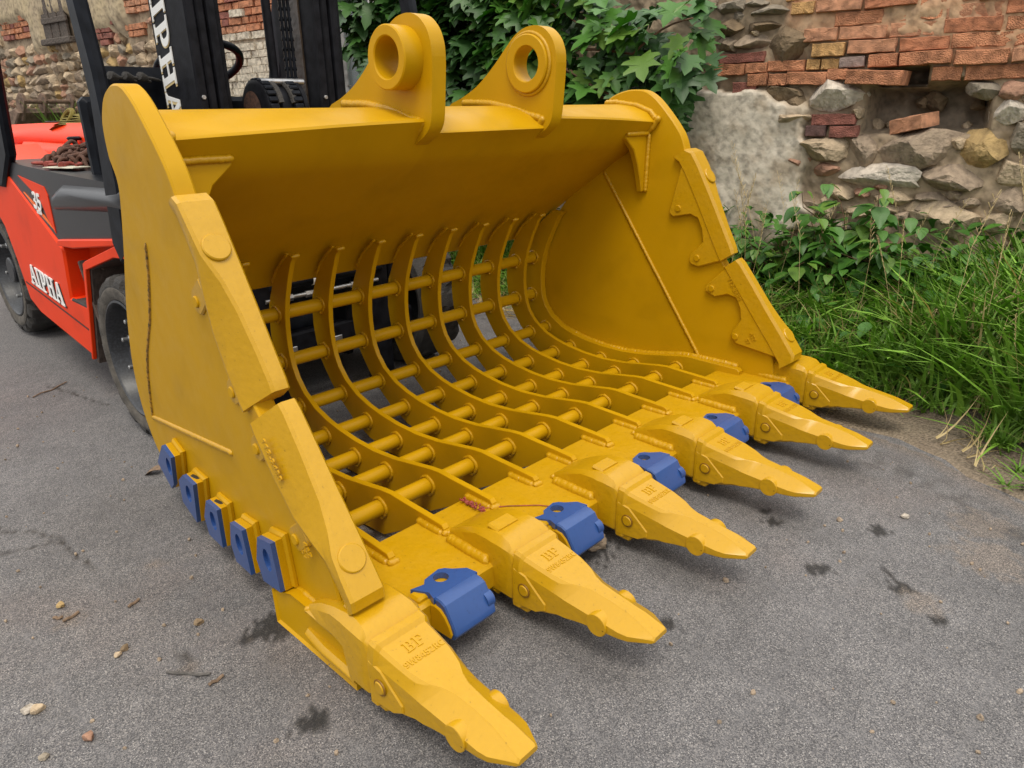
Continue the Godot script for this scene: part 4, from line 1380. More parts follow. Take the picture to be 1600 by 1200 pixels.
func build_forklift() -> void:
	var t := thing("forklift", "red and black forklift parked behind the yellow bucket with its mast upright", "forklift")
	var x_side := -0.70
	# body side panel with the name, then the parts around it
	var panel := V2([0.157, -2.265, 0.354, -2.221, 0.359, -2.400, 0.528, -2.360, 0.548, -2.372, 0.70, -2.70, 0.775, -2.86, 0.80, -3.05, 0.80, -3.35, 0.70, -3.28, 0.62, -3.20, 0.549, -3.10, 0.42, -3.04, 0.259, -2.982, 0.219, -2.863])
	part("body_panel", side_poly(panel, x_side, -0.60, 0.008), M.red, t)
	part("step_panel", side_poly(V2([0.35, -2.42, 0.35, -2.10, 0.52, -2.12, 0.56, -2.0, 0.62, -1.78, 0.64, -1.70, 0.70, -1.70, 0.70, -2.42]), -0.615, -0.56, 0.004), M.red, t)
	bx("step", Vector3(-0.65, 0.352, -2.305), Vector3(0.10, 0.012, 0.17), 0.003, M.rubber, t)
	part("fender_edge", side_poly(V2([0.157, -2.268, 0.157, -2.255, 0.500, -2.108, 0.575, -1.82, 0.592, -1.60, 0.612, -1.60, 0.612, -1.79, 0.53, -2.10, 0.52, -2.125]), -0.712, -0.698, 0.002), M.red, t)
	part("cover_ledge", side_poly(V2([0.552, -2.37, 0.560, -2.2, 0.612, -1.79, 0.612, -1.60, 0.632, -1.60, 0.632, -1.80, 0.575, -2.35]), -0.712, -0.58, 0.004), M.red, t)
	part("wheel_arch", side_poly(V2([0.59, -1.60, 0.575, -1.82, 0.50, -2.10, 0.14, -2.25, 0.14, -2.268, 0.515, -2.12, 0.59, -1.825, 0.608, -1.60]), -0.697, -0.47, 0.002), M.flap, t)
	var mf := B.new()
	mf.box(Vector3(-0.60, 0.31, -2.135), Vector3(0.20, 0.44, 0.012), 0.003, Basis(Vector3.RIGHT, -0.38))
	part("mud_flap", mf, M.flap, t)
	part("counterweight", side_poly(V2([0.22, -4.05, 0.22, -3.85, 0.62, -3.80, 0.66, -3.2, 0.80, -3.1, 0.86, -3.5, 0.83, -4.15, 0.70, -4.25, 0.35, -4.2]), -0.66, 0.38, 0.04), M.red, t)
	bx("chassis", Vector3(-0.14, 0.36, -2.75), Vector3(0.86, 0.34, 2.0), 0.02, M.black, t)
	part("body_panel", side_poly(panel, 0.32, 0.42, 0.008), M.red, t)
	# black side cover with the step bulge
	part("side_cover", side_poly(V2([0.560, -2.375, 0.62, -1.80, 0.625, -1.62, 0.79, -1.62, 0.80, -2.2, 0.81, -2.6, 0.822, -2.86, 0.80, -2.92, 0.765, -2.855]), -0.695, -0.40, 0.045).mesh(75.0), M.plastic, t)
	part("cover_bulge", side_poly(V2([0.668, -2.35, 0.705, -1.75, 0.705, -1.62, 0.80, -1.62, 0.785, -1.76, 0.772, -2.20, 0.745, -2.30]), -0.716, -0.55, 0.028).mesh(75.0), M.plastic, t)
	# decal
	var dc := B.new()
	dc.extrude(V2([0.773, -2.716, 0.748, -2.42, 0.720, -2.395, 0.589, -2.402, 0.640, -2.46, 0.700, -2.50]), slab(0.0), -0.6975, -0.694, 0.0)
	part("decal", dc, M.red, t)
	dc = B.new()
	dc.extrude(V2([0.715, -2.69, 0.672, -2.56, 0.60, -2.405, 0.632, -2.50, 0.665, -2.585]), slab(0.0), -0.6985, -0.695, 0.0)
	part("decal", dc, M.orange, t)
	var sd := Basis(Vector3(0, 0, 1), Vector3(0, 1, 0), Vector3(-1, 0, 0))
	var skew := Basis(Vector3(0, -0.06, 1), Vector3(0, 1, 0.22), Vector3(-1, 0, 0))
	text_part("decal_number", "35", 0.085, 0.002, Transform3D(skew, Vector3(-0.6995, 0.690, -2.535)), M.white_print, t)
	text_part("decal_text", "SERIES", 0.018, 0.002, Transform3D(skew, Vector3(-0.6995, 0.652, -2.535)), M.white_print, t)
	var nt := Basis(Vector3(0, -0.09, 1), Vector3(0, 1, 0.0), Vector3(-1, 0, 0))
	text_part("name_lettering", "AIPHA", 0.118, 0.004, Transform3D(nt, Vector3(-0.701, 0.366, -2.668)), M.black_print, t, "Droid Serif")
	text_part("name_lettering", "AIPHA", 0.116, 0.004, Transform3D(nt, Vector3(-0.7035, 0.370, -2.674)), M.white_print, t, "Droid Serif")
	# hood
	part("hood", side_poly(V2([0.76, -3.75, 0.76, -2.35, 0.845, -2.35, 0.862, -2.9, 0.865, -3.75]), -0.43, 0.30, 0.03).mesh(60.0), M.red, t)
	part("hood", side_poly(V2([0.82, -4.30, 0.82, -2.5, 0.92, -2.48, 0.948, -2.9, 0.948, -3.7, 0.94, -4.30]), -0.365, 0.36, 0.045).mesh(60.0), M.red, t)
	var cp := B.new()
	cp.cyl(Vector3(-0.20, 0.949, -3.85), Vector3(-0.20, 0.956, -3.85), 0.06, 24, 0.003)
	part("filler_cap", cp, M.rubber, t)
	cp = B.new()
	cp.cyl(Vector3(-0.39, 0.855, -3.02), Vector3(-0.39, 0.882, -3.02), 0.010, 12)
	cp.cyl(Vector3(-0.39, 0.880, -3.02), Vector3(-0.39, 0.896, -3.02), 0.028, 16, 0.006)
	part("hood_knob", cp, M.black, t)
	bx("hood_label", Vector3(-0.30, 0.8675, -2.50), Vector3(0.09, 0.003, 0.12), 0.0, M.white_print, t)
	# wheels
	wheel(t, -0.735, -1.0, 0.262, -1.80, 0.262, 0.205, 8)
	wheel(t, 0.455, 1.0, 0.262, -1.80, 0.262, 0.205, 8)
	wheel(t, -0.658, -1.0, 0.30, -3.53, 0.302, 0.17, 6)
	wheel(t, 0.378, 1.0, 0.30, -3.53, 0.302, 0.17, 6)
	var ax := B.new()
	ax.cyl(Vector3(-0.55, 0.262, -1.80), Vector3(0.27, 0.262, -1.80), 0.08, 16, 0.01)
	part("front_axle", ax, M.black, t)
	# mast rails: nested channels
	for x0 in [-0.405, 0.020]:
		var m: Material = M.mast
		bx("mast_rail", Vector3(x0 + 0.016, 1.15, -1.875), Vector3(0.032, 2.1, 0.25), 0.006, m, t)
		bx("mast_rail", Vector3(x0 + 0.0495, 1.18, -1.855), Vector3(0.027, 2.04, 0.20), 0.006, m, t)
		bx("mast_rail", Vector3(x0 + 0.0805, 1.18, -1.845), Vector3(0.027, 2.04, 0.20), 0.006, m, t)
		bx("mast_channel", Vector3(x0 + 0.105, 1.18, -1.865), Vector3(0.016, 2.04, 0.20), 0.004, m, t)
	bx("greased_track", Vector3(0.017, 1.18, -1.88), Vector3(0.006, 2.0, 0.10), 0.0, M.greased, t)
	bx("mast_crossbar", Vector3(-0.12, 2.12, -1.95), Vector3(0.60, 0.12, 0.08), 0.01, M.mast, t)
	bx("mast_crossbar", Vector3(-0.12, 0.20, -1.95), Vector3(0.60, 0.14, 0.08), 0.01, M.mast, t)
	# name down the side of the left rail
	var vt := Basis(Vector3(0, -1, 0), Vector3(0, 0.22, 1), Vector3(-1, 0, 0))
	text_part("name_lettering", "AIPHA", 0.140, 0.003, Transform3D(vt, Vector3(-0.4055, 1.172, -1.932)), M.cream_print, t, "Droid Serif")
	text_part("name_lettering", "AIPHA", 0.136, 0.003, Transform3D(vt, Vector3(-0.4075, 1.176, -1.928)), M.white_print, t, "Droid Serif")
	# lift cylinder rod, chains, hose pulley
	var rod := B.new()
	rod.cyl(Vector3(-0.095, 0.2, -1.84), Vector3(-0.095, 2.1, -1.84), 0.0145, 16)
	part("lift_rod", rod, M.mast, t)
	var ch := B.new()
	chain_run(ch, Vector3(-0.042, 1.05, -1.82), 34, 0.030, 0.034, Vector3.UP, Vector3(0.9, 0, 0.43).normalized())
	part("lift_chain", ch, M.black, t)
	var pu := B.new()
	pu.lathe([Vector2(0.001, 0.0), Vector2(0.075, 0.0), Vector2(0.088, 0.008), Vector2(0.088, 0.018), Vector2(0.070, 0.024), Vector2(0.070, 0.05), Vector2(0.088, 0.056), Vector2(0.088, 0.066), Vector2(0.072, 0.072), Vector2(0.072, 0.13), Vector2(0.088, 0.136), Vector2(0.088, 0.15), Vector2(0.001, 0.152)], Vector3(-0.205, 0.985, -1.80), Vector3(1, 0, 0), 36)
	part("hose_pulley", pu, M.mast, t)
	pu = B.new()
	pu.lathe([Vector2(0.001, 0.0), Vector2(0.05, 0.0), Vector2(0.055, 0.004)], Vector3(-0.206, 0.985, -1.80), Vector3(-1, 0, 0), 24)
	part("pulley_cap", pu, M.rust, t)
	pu = B.new()
	for x in [-0.178, -0.09]:
		for i in 14:
			var a := -0.4 + i * 0.24
			pu.box(Vector3(x, 0.985 + sin(a) * 0.085, -1.80 - cos(a) * 0.085 * -1.0), Vector3(0.03, 0.016, 0.020), 0.003, Basis(Vector3.RIGHT, -a))
	part("pulley_chain", pu, M.black, t)
	pu = B.new()
	pu.cyl(Vector3(-0.185, 1.068, -1.775), Vector3(-0.03, 1.068, -1.775), 0.010, 12)
	part("pulley_pin", pu, M.steel, t)
	for x in [-0.15, -0.10]:
		pu = B.new()
		var hp := PackedVector3Array()
		for i in 9:
			var a := 0.2 + i * 0.30
			hp.append(Vector3(x, 0.985 + sin(a) * 0.080, -1.80 + cos(a) * 0.080))
		pu.tube(hp, 0.012, 8)
		part("hydraulic_hose", pu, M.rubber, t)
	# overhead guard
	for s in [-1.0, 1.0]:
		var x: float = -0.14 + s * 0.555
		var fp := B.new()
		fp.extrude(V2([0.56, -1.755, 0.62, -1.80, 0.78, -1.772, 1.02, -1.735, 1.25, -1.765, 1.45, -1.80, 1.80, -2.02, 1.80, -1.94, 1.45, -1.73, 1.25, -1.695, 1.08, -1.665, 0.80, -1.66, 0.60, -1.690]), slab(0.0), x - 0.018, x + 0.018, 0.010)
		part("guard_pillar", fp, M.black, t)
		var rp := B.new()
		rp.extrude(V2([0.72, -3.04, 0.72, -2.91, 0.84, -2.735, 1.15, -2.65, 1.50, -2.54, 1.80, -2.50, 1.80, -2.60, 1.50, -2.64, 1.15, -2.76, 0.86, -2.88]), slab(0.0), x - 0.018, x + 0.018, 0.010)
		part("guard_pillar", rp, M.black, t)
		bx("roof_rail", Vector3(x, 1.82, -2.25), Vector3(0.07, 0.06, 0.95), 0.012, M.black, t)
	for i in 6:
		bx("roof_bar", Vector3(-0.14, 1.825, -1.92 - i * 0.14), Vector3(1.05, 0.035, 0.03), 0.006, M.black, t)
	# controls
	bx("dashboard", Vector3(-0.42, 1.02, -2.10), Vector3(0.32, 0.20, 0.06), 0.03, M.black, t, Basis(Vector3.RIGHT, 0.15))
	bx("dashboard", Vector3(-0.32, 0.86, -2.10), Vector3(0.62, 0.34, 0.05), 0.015, M.black, t)
	for i in 3:
		var lv := B.new()
		var top := Vector3(-0.545 + i * 0.045, 1.085, -2.0 - i * 0.004)
		lv.tube(PackedVector3Array([top + Vector3(0.075, -0.012, -0.03), top + Vector3(0.035, -0.004, -0.01), top]), 0.005, 8)
		lv.lathe([Vector2(0.001, 0.0), Vector2(0.012, 0.003), Vector2(0.0135, 0.014), Vector2(0.009, 0.032), Vector2(0.001, 0.034)], top + Vector3(-0.016, 0.004, 0.006), Vector3(0.85, -0.2, -0.4), 14)
		part("lever", lv, M.rubber, t)
	var swm := B.new()
	var ring := PackedVector3Array()
	for i in 32:
		var a := TAU * i / 32.0
		ring.append(Vector3(-0.160, 1.138, -2.24) + Basis(Vector3.RIGHT, 1.1) * Vector3(cos(a) * 0.145, sin(a) * 0.145, 0))
	swm.tube(ring, 0.014, 10, true)
	part("steering_wheel", swm, M.black, t)
	bx("seat", Vector3(-0.05, 0.90, -2.62), Vector3(0.42, 0.12, 0.42), 0.04, M.rubber, t)
	# carriage, tilt hoses and frame behind the grid
	for y in [0.22, 0.60]:
		bx("carriage_bar", Vector3(-0.14, y, -1.66), Vector3(0.80, 0.10, 0.05), 0.008, M.mast, t)
	for x in [-0.42, -0.02, 0.18]:
		bx("carriage_plate", Vector3(x, 0.41, -1.69), Vector3(0.035, 0.44, 0.10), 0.006, M.mast, t)
	for x in [-0.36, 0.08]:
		bx("fork_shank", Vector3(x, 0.36, -1.62), Vector3(0.10, 0.66, 0.035), 0.006, M.mast, t)
	for x in [-0.28, -0.10]:
		bx("carriage_slot", Vector3(x, 0.215, -1.633), Vector3(0.06, 0.022, 0.006), 0.002, M.steel, t)
	var sc := B.new()
	sc.cyl(Vector3(-0.34, 0.452, -1.61), Vector3(0.10, 0.452, -1.61), 0.022, 16, 0.004)
	part("side_shift_cylinder", sc, M.black, t)
	sc = B.new()
	sc.cyl(Vector3(-0.185, 0.452, -1.61), Vector3(-0.150, 0.452, -1.61), 0.0235, 16, 0.002)
	part("cylinder_band", sc, M.white_print, t)
	sc = B.new()
	sc.cyl(Vector3(-0.36, 0.405, -1.60), Vector3(0.08, 0.405, -1.60), 0.007, 10)
	for x in [-0.28, -0.20, -0.02]:
		sc.cyl(Vector3(x - 0.016, 0.405, -1.60), Vector3(x + 0.016, 0.405, -1.60), 0.012, 6)
	part("steel_pipe", sc, M.steel, t)

	for q in [[0.50, -2.118], [0.42, -2.155], [0.34, -2.185], [0.26, -2.222], [0.19, -2.252]]:
		var rv := B.new()
		rv.cyl(Vector3(-0.66, q[0], q[1] + 0.012), Vector3(-0.66, q[0], q[1] + 0.020), 0.006, 8, 0.002)
		part("rivet", rv, M.rust_pale, t)
	for y in [0.30, 0.66, 1.02, 1.38]:
		for x in [-0.389, 0.036]:
			var rv := B.new()
			rv.cyl(Vector3(x, y, -1.752), Vector3(x, y, -1.744), 0.007, 6, 0.001)
			part("bolt", rv, M.steel, t)
	for q in [[-0.30, 0.02], [-0.10, -0.01], [-0.24, 0.05]]:
		var hs := B.new()
		hs.tube(PackedVector3Array([Vector3(q[0], 0.95, -1.86), Vector3(q[0] + 0.01, 0.72, -1.80), Vector3(q[0] + q[1], 0.55, -1.72), Vector3(q[0] + q[1] * 2.0, 0.46, -1.64)]), 0.011, 8)
		part("hydraulic_hose", hs.mesh(60.0), M.rubber, t)
	bx("panel_gap", Vector3(-0.7005, 0.30, -2.62), Vector3(0.003, 0.005, 0.72), 0.0, M.black_print, t, Basis(Vector3.RIGHT, 0.10))

	# chain, sling and slip of paper lying on the truck
	var cn := thing("lifting_chain", "rusty lifting chain with red hooks heaped on the black forklift cover", "chain", Vector3(-0.545, 0.806, -2.50))
	var lk := B.new()
	var lp := PackedVector3Array()
	for i in 16:
		var a := TAU * i / 16.0
		lp.append(Vector3(cos(a) * 0.020 + signf(cos(a)) * 0.012, sin(a) * 0.017, 0))
	lk.tube(lp, 0.0068, 7, true)
	var lm := lk.mesh(60.0)
	for i in 66:
		var a := i * 2.4
		var r := 0.10 * sqrt(float(i) / 66.0)
		var hgt := 0.008 + maxf(0.0, 0.068 * (1.0 - r / 0.10)) * rng.randf_range(0.3, 1.0)
		var l := part("link", lm, M.rust, cn)
		l.transform = Transform3D(Basis.from_euler(Vector3(rng.randf_range(-1.2, 1.2), rng.randf_range(0, TAU), rng.randf_range(-1.2, 1.2))), Vector3(cos(a) * r * 0.75 - 0.01, hgt, sin(a) * r * 1.5))
	var rg := B.new()
	var rp2 := PackedVector3Array()
	for i in 24:
		var a := TAU * i / 24.0
		rp2.append(Vector3(cos(a) * 0.042, 0.052 + cos(a) * 0.025, 0.06 + sin(a) * 0.068))
	rg.tube(rp2, 0.0105, 9, true)
	part("ring", rg, M.rust, cn)
	var hk := B.new()
	var hp2 := PackedVector3Array()
	var hr := []
	for i in 15:
		var a := -0.6 + i * 0.32
		hp2.append(Vector3(cos(a) * 0.028, 0.0, sin(a) * 0.040))
		hr.append(lerpf(0.013, 0.005, i / 14.0) if i > 2 else 0.012)
	hk.tube(hp2, hr, 9)
	var hm := hk.mesh(60.0)
	for q in [[-0.09, -0.10, 0.4], [-0.095, 0.06, 1.6], [-0.07, 0.15, 2.6]]:
		var h := part("hook", hm, M.rust_red, cn)
		h.transform = Transform3D(Basis(Vector3.UP, q[2]), Vector3(q[0], 0.012, q[1]))
	var pp := B.new()
	pp.box(Vector3(0, 0, 0), Vector3(0.07, 0.003, 0.15), 0.0, Basis(Vector3.UP, 0.35))
	var paper := part("paper_slip", pp, M.paper)
	paper.position = Vector3(-0.635, 0.8125, -2.33)
	tag(paper, "cream paper slip lying under the rusty chain hooks", "paper")
	var st := thing("webbing_sling", "folded olive green webbing sling lying on the red forklift hood", "sling", Vector3(-0.275, 0.897, -3.30))
	for k in 5:
		var sb := B.new()
		var rr := []
		for i in 13:
			var f := float(i) / 12.0
			var ring2 := PackedVector3Array()
			var hh := 0.010 + 0.026 * sin(f * PI) * (1.0 - 0.12 * k)
			var cz := -0.15 + f * 0.36
			var cx := -0.03 + 0.02 * k * (1.0 - f) + 0.10 * f * f
			var wd := lerpf(0.055, 0.022, f)
			var yy := 0.012 + 0.016 * k * (1.0 - 0.8 * f) + hh
			for q in [[-1, 0.0], [-0.5, 0.006], [0.5, 0.006], [1, 0.0], [0.5, -0.006], [-0.5, -0.006]]:
				ring2.append(Vector3(cx + q[0] * wd, yy + q[1] + 0.004 * sin(f * 9.0 + k), cz))
			rr.append(ring2)
		sb.loft(rr)
		part("fold", sb.mesh(50.0), M.webbing, st)
	var lp3 := B.new()
	var loop := PackedVector3Array()
	for i in 20:
		var a := TAU * i / 20.0
		loop.append(Vector3(-0.01 + 0.02 * sin(a), 0.075 + 0.030 * sin(a), -0.10 + cos(a) * 0.055))
	lp3.tube(loop, 0.012, 7, true)
	part("loop", lp3, M.webbing, st)
	# old bucket by the far wall
	var ob := thing("rusty_bucket", "old rusty digging bucket with pin ears standing against the far stone wall", "excavator bucket", Vector3(0.80, 0.0, -7.6))
	ob.rotation.y = 0.25
	var bo := B.new()
	bo.extrude(V2([0.30, -0.25, 0.80, -0.30, 1.02, -0.18, 1.06, 0.0, 1.02, 0.06, 0.95, -0.02, 0.80, -0.18, 0.40, -0.15]), slab(0.0), -0.30, 0.30, 0.01)
	part("shell", bo, M.rust_pale, ob)
	bx("stand", Vector3(0, 0.15, -0.2), Vector3(0.5, 0.30, 0.4), 0.02, M.rust_pale, ob)
	for x in [-0.25, -0.06, 0.20]:
		var eb := B.new()
		eb.extrude(V2([0.95, -0.10, 1.04, -0.05, 1.15, 0.0, 1.19, 0.05, 1.175, 0.10, 1.12, 0.12, 1.02, 0.06, 0.95, 0.02]), slab(0.0), x - 0.014, x + 0.014, 0.004)
		part("ear", eb, M.rust_pale, ob)
	var pb := B.new()
	pb.cyl(Vector3(-0.27, 1.115, 0.05), Vector3(0.22, 1.115, 0.05), 0.020, 14)
	part("pin", pb, M.rust_pale, ob)

# ---------------------------------------------------------------- plants
func tri_mesh(v: PackedVector3Array, ix: PackedInt32Array, c := PackedColorArray()) -> ArrayMesh:
	var n := PackedVector3Array()
	n.resize(v.size())
	for i in range(0, ix.size(), 3):
		var f := (v[ix[i + 2]] - v[ix[i]]).cross(v[ix[i + 1]] - v[ix[i]])
		for k in 3:
			n[ix[i + k]] += f
	for i in n.size():
		n[i] = n[i].normalized()
	var a := []
	a.resize(Mesh.ARRAY_MAX)
	a[Mesh.ARRAY_VERTEX] = v
	a[Mesh.ARRAY_NORMAL] = n
	if c:
		a[Mesh.ARRAY_COLOR] = c
	a[Mesh.ARRAY_INDEX] = ix
	var m := ArrayMesh.new()
	m.add_surface_from_arrays(Mesh.PRIMITIVE_TRIANGLES, a)
	return m

# leaf outlines are half profiles (x, y) from stalk to tip; the blade is folded and curled
func leaf_mesh(half: Array, fold: float, curl: float, seed_: int) -> ArrayMesh:
	var r := RandomNumberGenerator.new()
	r.seed = seed_
	var pts := []
	for q in half:
		pts.append(Vector2(q[0], q[1]))
	for i in range(half.size() - 2, 0, -1):
		pts.append(Vector2(-half[i][0] * r.randf_range(0.88, 1.08), half[i][1]))
	var v := PackedVector3Array()
	var bend := func(p: Vector2) -> Vector3:
		return Vector3(p.x, p.y, absf(p.x) * fold - curl * p.y * p.y + 0.05 * sin(p.x * 7.0 + seed_) * absf(p.x))
	# a spine of points makes the fan follow the fold
	v.append(bend.call(Vector2(0, 0.38)))
	for p in pts:
		v.append(bend.call(p))
	var ix := PackedInt32Array()
	var n := pts.size()
	for i in n:
		ix.append_array([0, 1 + i, 1 + (i + 1) % n])
	return tri_mesh(v, ix)

const MAPLE := [[0.0, 0.0], [0.16, -0.06], [0.36, -0.10], [0.33, 0.04], [0.52, 0.10], [0.62, 0.22], [0.40, 0.26], [0.36, 0.34], [0.56, 0.52], [0.58, 0.64], [0.34, 0.56], [0.20, 0.54], [0.20, 0.72], [0.12, 0.84], [0.0, 1.0]]
const OVATE := [[0.0, 0.0], [0.14, 0.02], [0.27, 0.12], [0.34, 0.26], [0.35, 0.40], [0.30, 0.56], [0.22, 0.72], [0.12, 0.86], [0.0, 1.0]]

func leaf_basis(out: Vector3, droop: float) -> Basis:
	# y: stalk to tip, z: upper side
	var d := (out + Vector3(0, -droop, 0)).normalized()
	var side := d.cross(Vector3.UP)
	if side.length() < 0.1:
		side = Vector3.RIGHT
	side = side.normalized()
	var up := side.cross(d).normalized()
	return Basis(side, d, up)

func stuff(called: String, mesh: Mesh, m: Material, xs: Array, parent: Node3D = null, cols: Array = []) -> MultiMeshInstance3D:
	var mm := MultiMesh.new()
	mm.transform_format = MultiMesh.TRANSFORM_3D
	mm.use_colors = cols.size() > 0
	mm.mesh = mesh
	mm.instance_count = xs.size()
	for i in xs.size():
		mm.set_instance_transform(i, xs[i])
		if cols:
			mm.set_instance_color(i, cols[i])
	var o := MultiMeshInstance3D.new()
	o.name = called if parent else numbered(called)
	if parent:
		var k := 0
		while parent.has_node(NodePath(o.name)):
			k += 1
			o.name = "%s_%03d" % [called, k]
	o.multimesh = mm
	o.material_override = m
	(parent if parent else self).add_child(o, true)
	o.set_meta("kind", "stuff")
	return o

func build_plants() -> void:
	build_vine()
	build_bramble()
	build_grass()

func build_vine() -> void:
	var t := thing("maple_shrub", "dark green maple shrub with lobed leaves spilling over the wall behind the lugs", "shrub")
	var lm := []
	for i in 4:
		lm.append(leaf_mesh(MAPLE, [0.10, 0.22, -0.06, 0.16][i], [0.12, 0.22, 0.30, 0.05][i], 60 + i))
	# limbs reach along the wall; leaves hang off their twigs
	var limbs := [[[-3.4, 1.75, 0.05], [-2.6, 1.55, 0.25], [-1.9, 1.40, 0.40]], [[-3.4, 1.4, 0.05], [-2.6, 1.20, 0.3], [-1.9, 1.05, 0.42]], [[-2.9, 1.8, 0.1], [-2.1, 1.6, 0.35], [-1.55, 1.35, 0.45]], [[-2.7, 1.3, 0.1], [-1.9, 1.22, 0.38], [-1.25, 1.20, 0.45], [-0.98, 1.33, 0.42]], [[-2.7, 1.1, 0.1], [-1.7, 1.02, 0.4], [-1.15, 0.96, 0.48]], [[-3.2, 1.15, 0.1], [-2.5, 0.98, 0.35], [-1.9, 0.92, 0.45]], [[-1.9, 1.22, 0.38], [-1.4, 1.05, 0.5], [-1.1, 0.88, 0.5]], [[-3.3, 1.95, 0.1], [-2.4, 1.80, 0.3], [-1.8, 1.62, 0.35]]]
	for l in limbs:
		var path := PackedVector3Array()
		for i in l.size() - 1:
			for k in 6:
				var a: Array = l[i]
				var b: Array = l[i + 1]
				var f := k / 6.0
				path.append(wp(lerpf(a[0], b[0], f), lerpf(a[1], b[1], f) + 0.03 * sin(f * PI), lerpf(a[2], b[2], f)))
		path.append(wp(l[-1][0], l[-1][1], l[-1][2]))
		var rad := []
		for i in path.size():
			rad.append(lerpf(0.012, 0.003, float(i) / path.size()))
		var b := B.new()
		b.tube(path, rad, 6)
		part("branch", b.mesh(60.0), M.stem, t)
	var all := []
	var nn := noise(2.4, 2, 71)
	for i in 6500:
		var u := rng.randf_range(-3.2, -0.93)
		var v := rng.randf_range(0.72, 2.0)
		# the outline: full on the left, thinning to one spray on the right
		var lim := 1.0
		if u > -1.75:
			var hi := lerpf(1.66, 1.42, clampf((u + 1.75) / 0.5, 0, 1))
			var lo := lerpf(0.80, 1.10, clampf((u + 1.75) / 0.75, 0, 1))
			if u > -1.30 and u < -1.08:
				lo = 0.86
			lim = 1.0 if v < hi and v > lo else 0.0
			lim *= 0.45
			if v > 1.30 and u > -1.5:
				lim *= 0.6
		if u < -2.9 and (v < 1.3 or rng.randf() < 0.5):
			lim = 0.0
		if nn.get_noise_2d(u, v) < -0.30 or rng.randf() > lim:
			continue
		var e := 0.10 + 0.42 * pow(rng.randf(), 0.8)
		var out := (WN * rng.randf_range(0.3, 1.0) + WD * rng.randf_range(-0.9, 0.9)).normalized()
		var s := rng.randf_range(0.085, 0.150)
		var bs := leaf_basis(out, rng.randf_range(0.25, 1.5)) * Basis(Vector3.UP, rng.randf_range(-0.45, 0.45))
		all.append([e + 0.25 * v + (0.2 if u > -2.0 else 0.0), Transform3D(bs * Basis.from_scale(Vector3(s, s, s)), wp(u, v, e)), rng.randi() % 4, e])
	all.sort_custom(func(a: Array, b: Array) -> bool: return a[0] > b[0])
	var rest := [[], [], [], []]
	var k := 0
	for a in all:
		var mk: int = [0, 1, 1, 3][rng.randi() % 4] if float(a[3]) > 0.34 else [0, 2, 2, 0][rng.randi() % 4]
		if k < 300:
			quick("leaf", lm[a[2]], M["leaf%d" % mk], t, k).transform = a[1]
			k += 1
		else:
			rest[a[2]].append(a[1])
	for i in 4:
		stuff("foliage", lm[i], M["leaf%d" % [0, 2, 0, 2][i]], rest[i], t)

func build_bramble() -> void:
	var lm := []
	for i in 3:
		lm.append(leaf_mesh(OVATE, [0.12, 0.26, 0.18][i], [0.15, 0.25, 0.4][i], 80 + i))
	var spots := [[-0.74, 0.44, "leafy bramble at the foot of the grey render, nearest the bucket"], [-0.50, 0.46, "bramble beside the one nearest the bucket, below the render"], [-0.24, 0.64, "tallest bramble climbing the wall with a leafy tip"], [-0.04, 0.42, "bramble with broad leaves below the big white slab"], [0.15, 0.33, "low bramble in front of the tan foundation stone"], [0.48, 0.40, "bramble in tall grass at the right edge"]]
	for q in spots:
		var t := thing("bramble", q[2], "bramble", wp(q[0], 0.10, 0.42), "brambles along the foot of the wall")
		var nl := 0
		for s in 13:
			var dir: Vector3 = (WN * rng.randf_range(-0.3, 0.8) + WD * rng.randf_range(-0.8, 0.8))
			var h: float = q[1] * rng.randf_range(0.65, 1.12)
			var path := PackedVector3Array()
			for i in 7:
				var f := i / 6.0
				path.append(dir * 0.30 * f * f + WD * rng.randf_range(-0.14, 0.14) * 0.3 + Vector3(0, h * (f - 0.22 * f * f), 0))
			var b := B.new()
			b.tube(path, [0.004, 0.0035, 0.003, 0.003, 0.0025, 0.002, 0.0012], 5)
			part("stem", b.mesh(60.0), M.stem, t)
			for i in range(1, 7):
				var c := path[i]
				for g in 3:
					if nl >= 300:
						continue
					var out := Vector3(rng.randf_range(-1, 1), 0, rng.randf_range(-1, 1)).normalized()
					var sz := rng.randf_range(0.055, 0.105) * (0.65 if i == 6 else 1.0)
					var bs := leaf_basis((out + WN * 0.5).normalized(), rng.randf_range(-0.1, 0.7))
					quick("leaf", lm[g % 3], M["leaf%d" % [0, 1, 3, 1, 0][rng.randi() % 5]], t, nl).transform = Transform3D(bs * Basis.from_scale(Vector3.ONE * sz), c + out * 0.02)
					nl += 1

func tuft_mesh(n: int, seed_: int, spread: float, wid: float, bend: float, seg := 4) -> ArrayMesh:
	var r := RandomNumberGenerator.new()
	r.seed = seed_
	var v := PackedVector3Array()
	var ix := PackedInt32Array()
	var c := PackedColorArray()
	for i in n:
		var a := r.randf() * TAU
		var base := Vector3(cos(r.randf() * TAU), 0, sin(r.randf() * TAU)) * r.randf() * spread
		var d := Vector3(cos(a), 0, sin(a))
		var side := Vector3(-d.z, 0, d.x) * wid * r.randf_range(0.6, 1.3)
		var h := r.randf_range(0.5, 1.0)
		var bb := bend * r.randf_range(0.2, 1.3)
		var k := r.randf_range(0.7, 1.15)
		for s in seg + 1:
			var f := float(s) / seg
			var p := base + d * bb * f * f * h + Vector3(0, h * (f - 0.35 * bb * f * f), 0)
			var w := side * (1.0 - f * f * 0.96)
			var o := v.size()
			v.append(p - w)
			v.append(p + w + d * wid * 0.3)
			c.append(Color(k, k, k * 0.9))
			c.append(Color(k, k, k * 0.9))
			if s > 0:
				ix.append_array([o - 2, o - 1, o, o - 1, o + 1, o])
	return tri_mesh(v, ix, c)

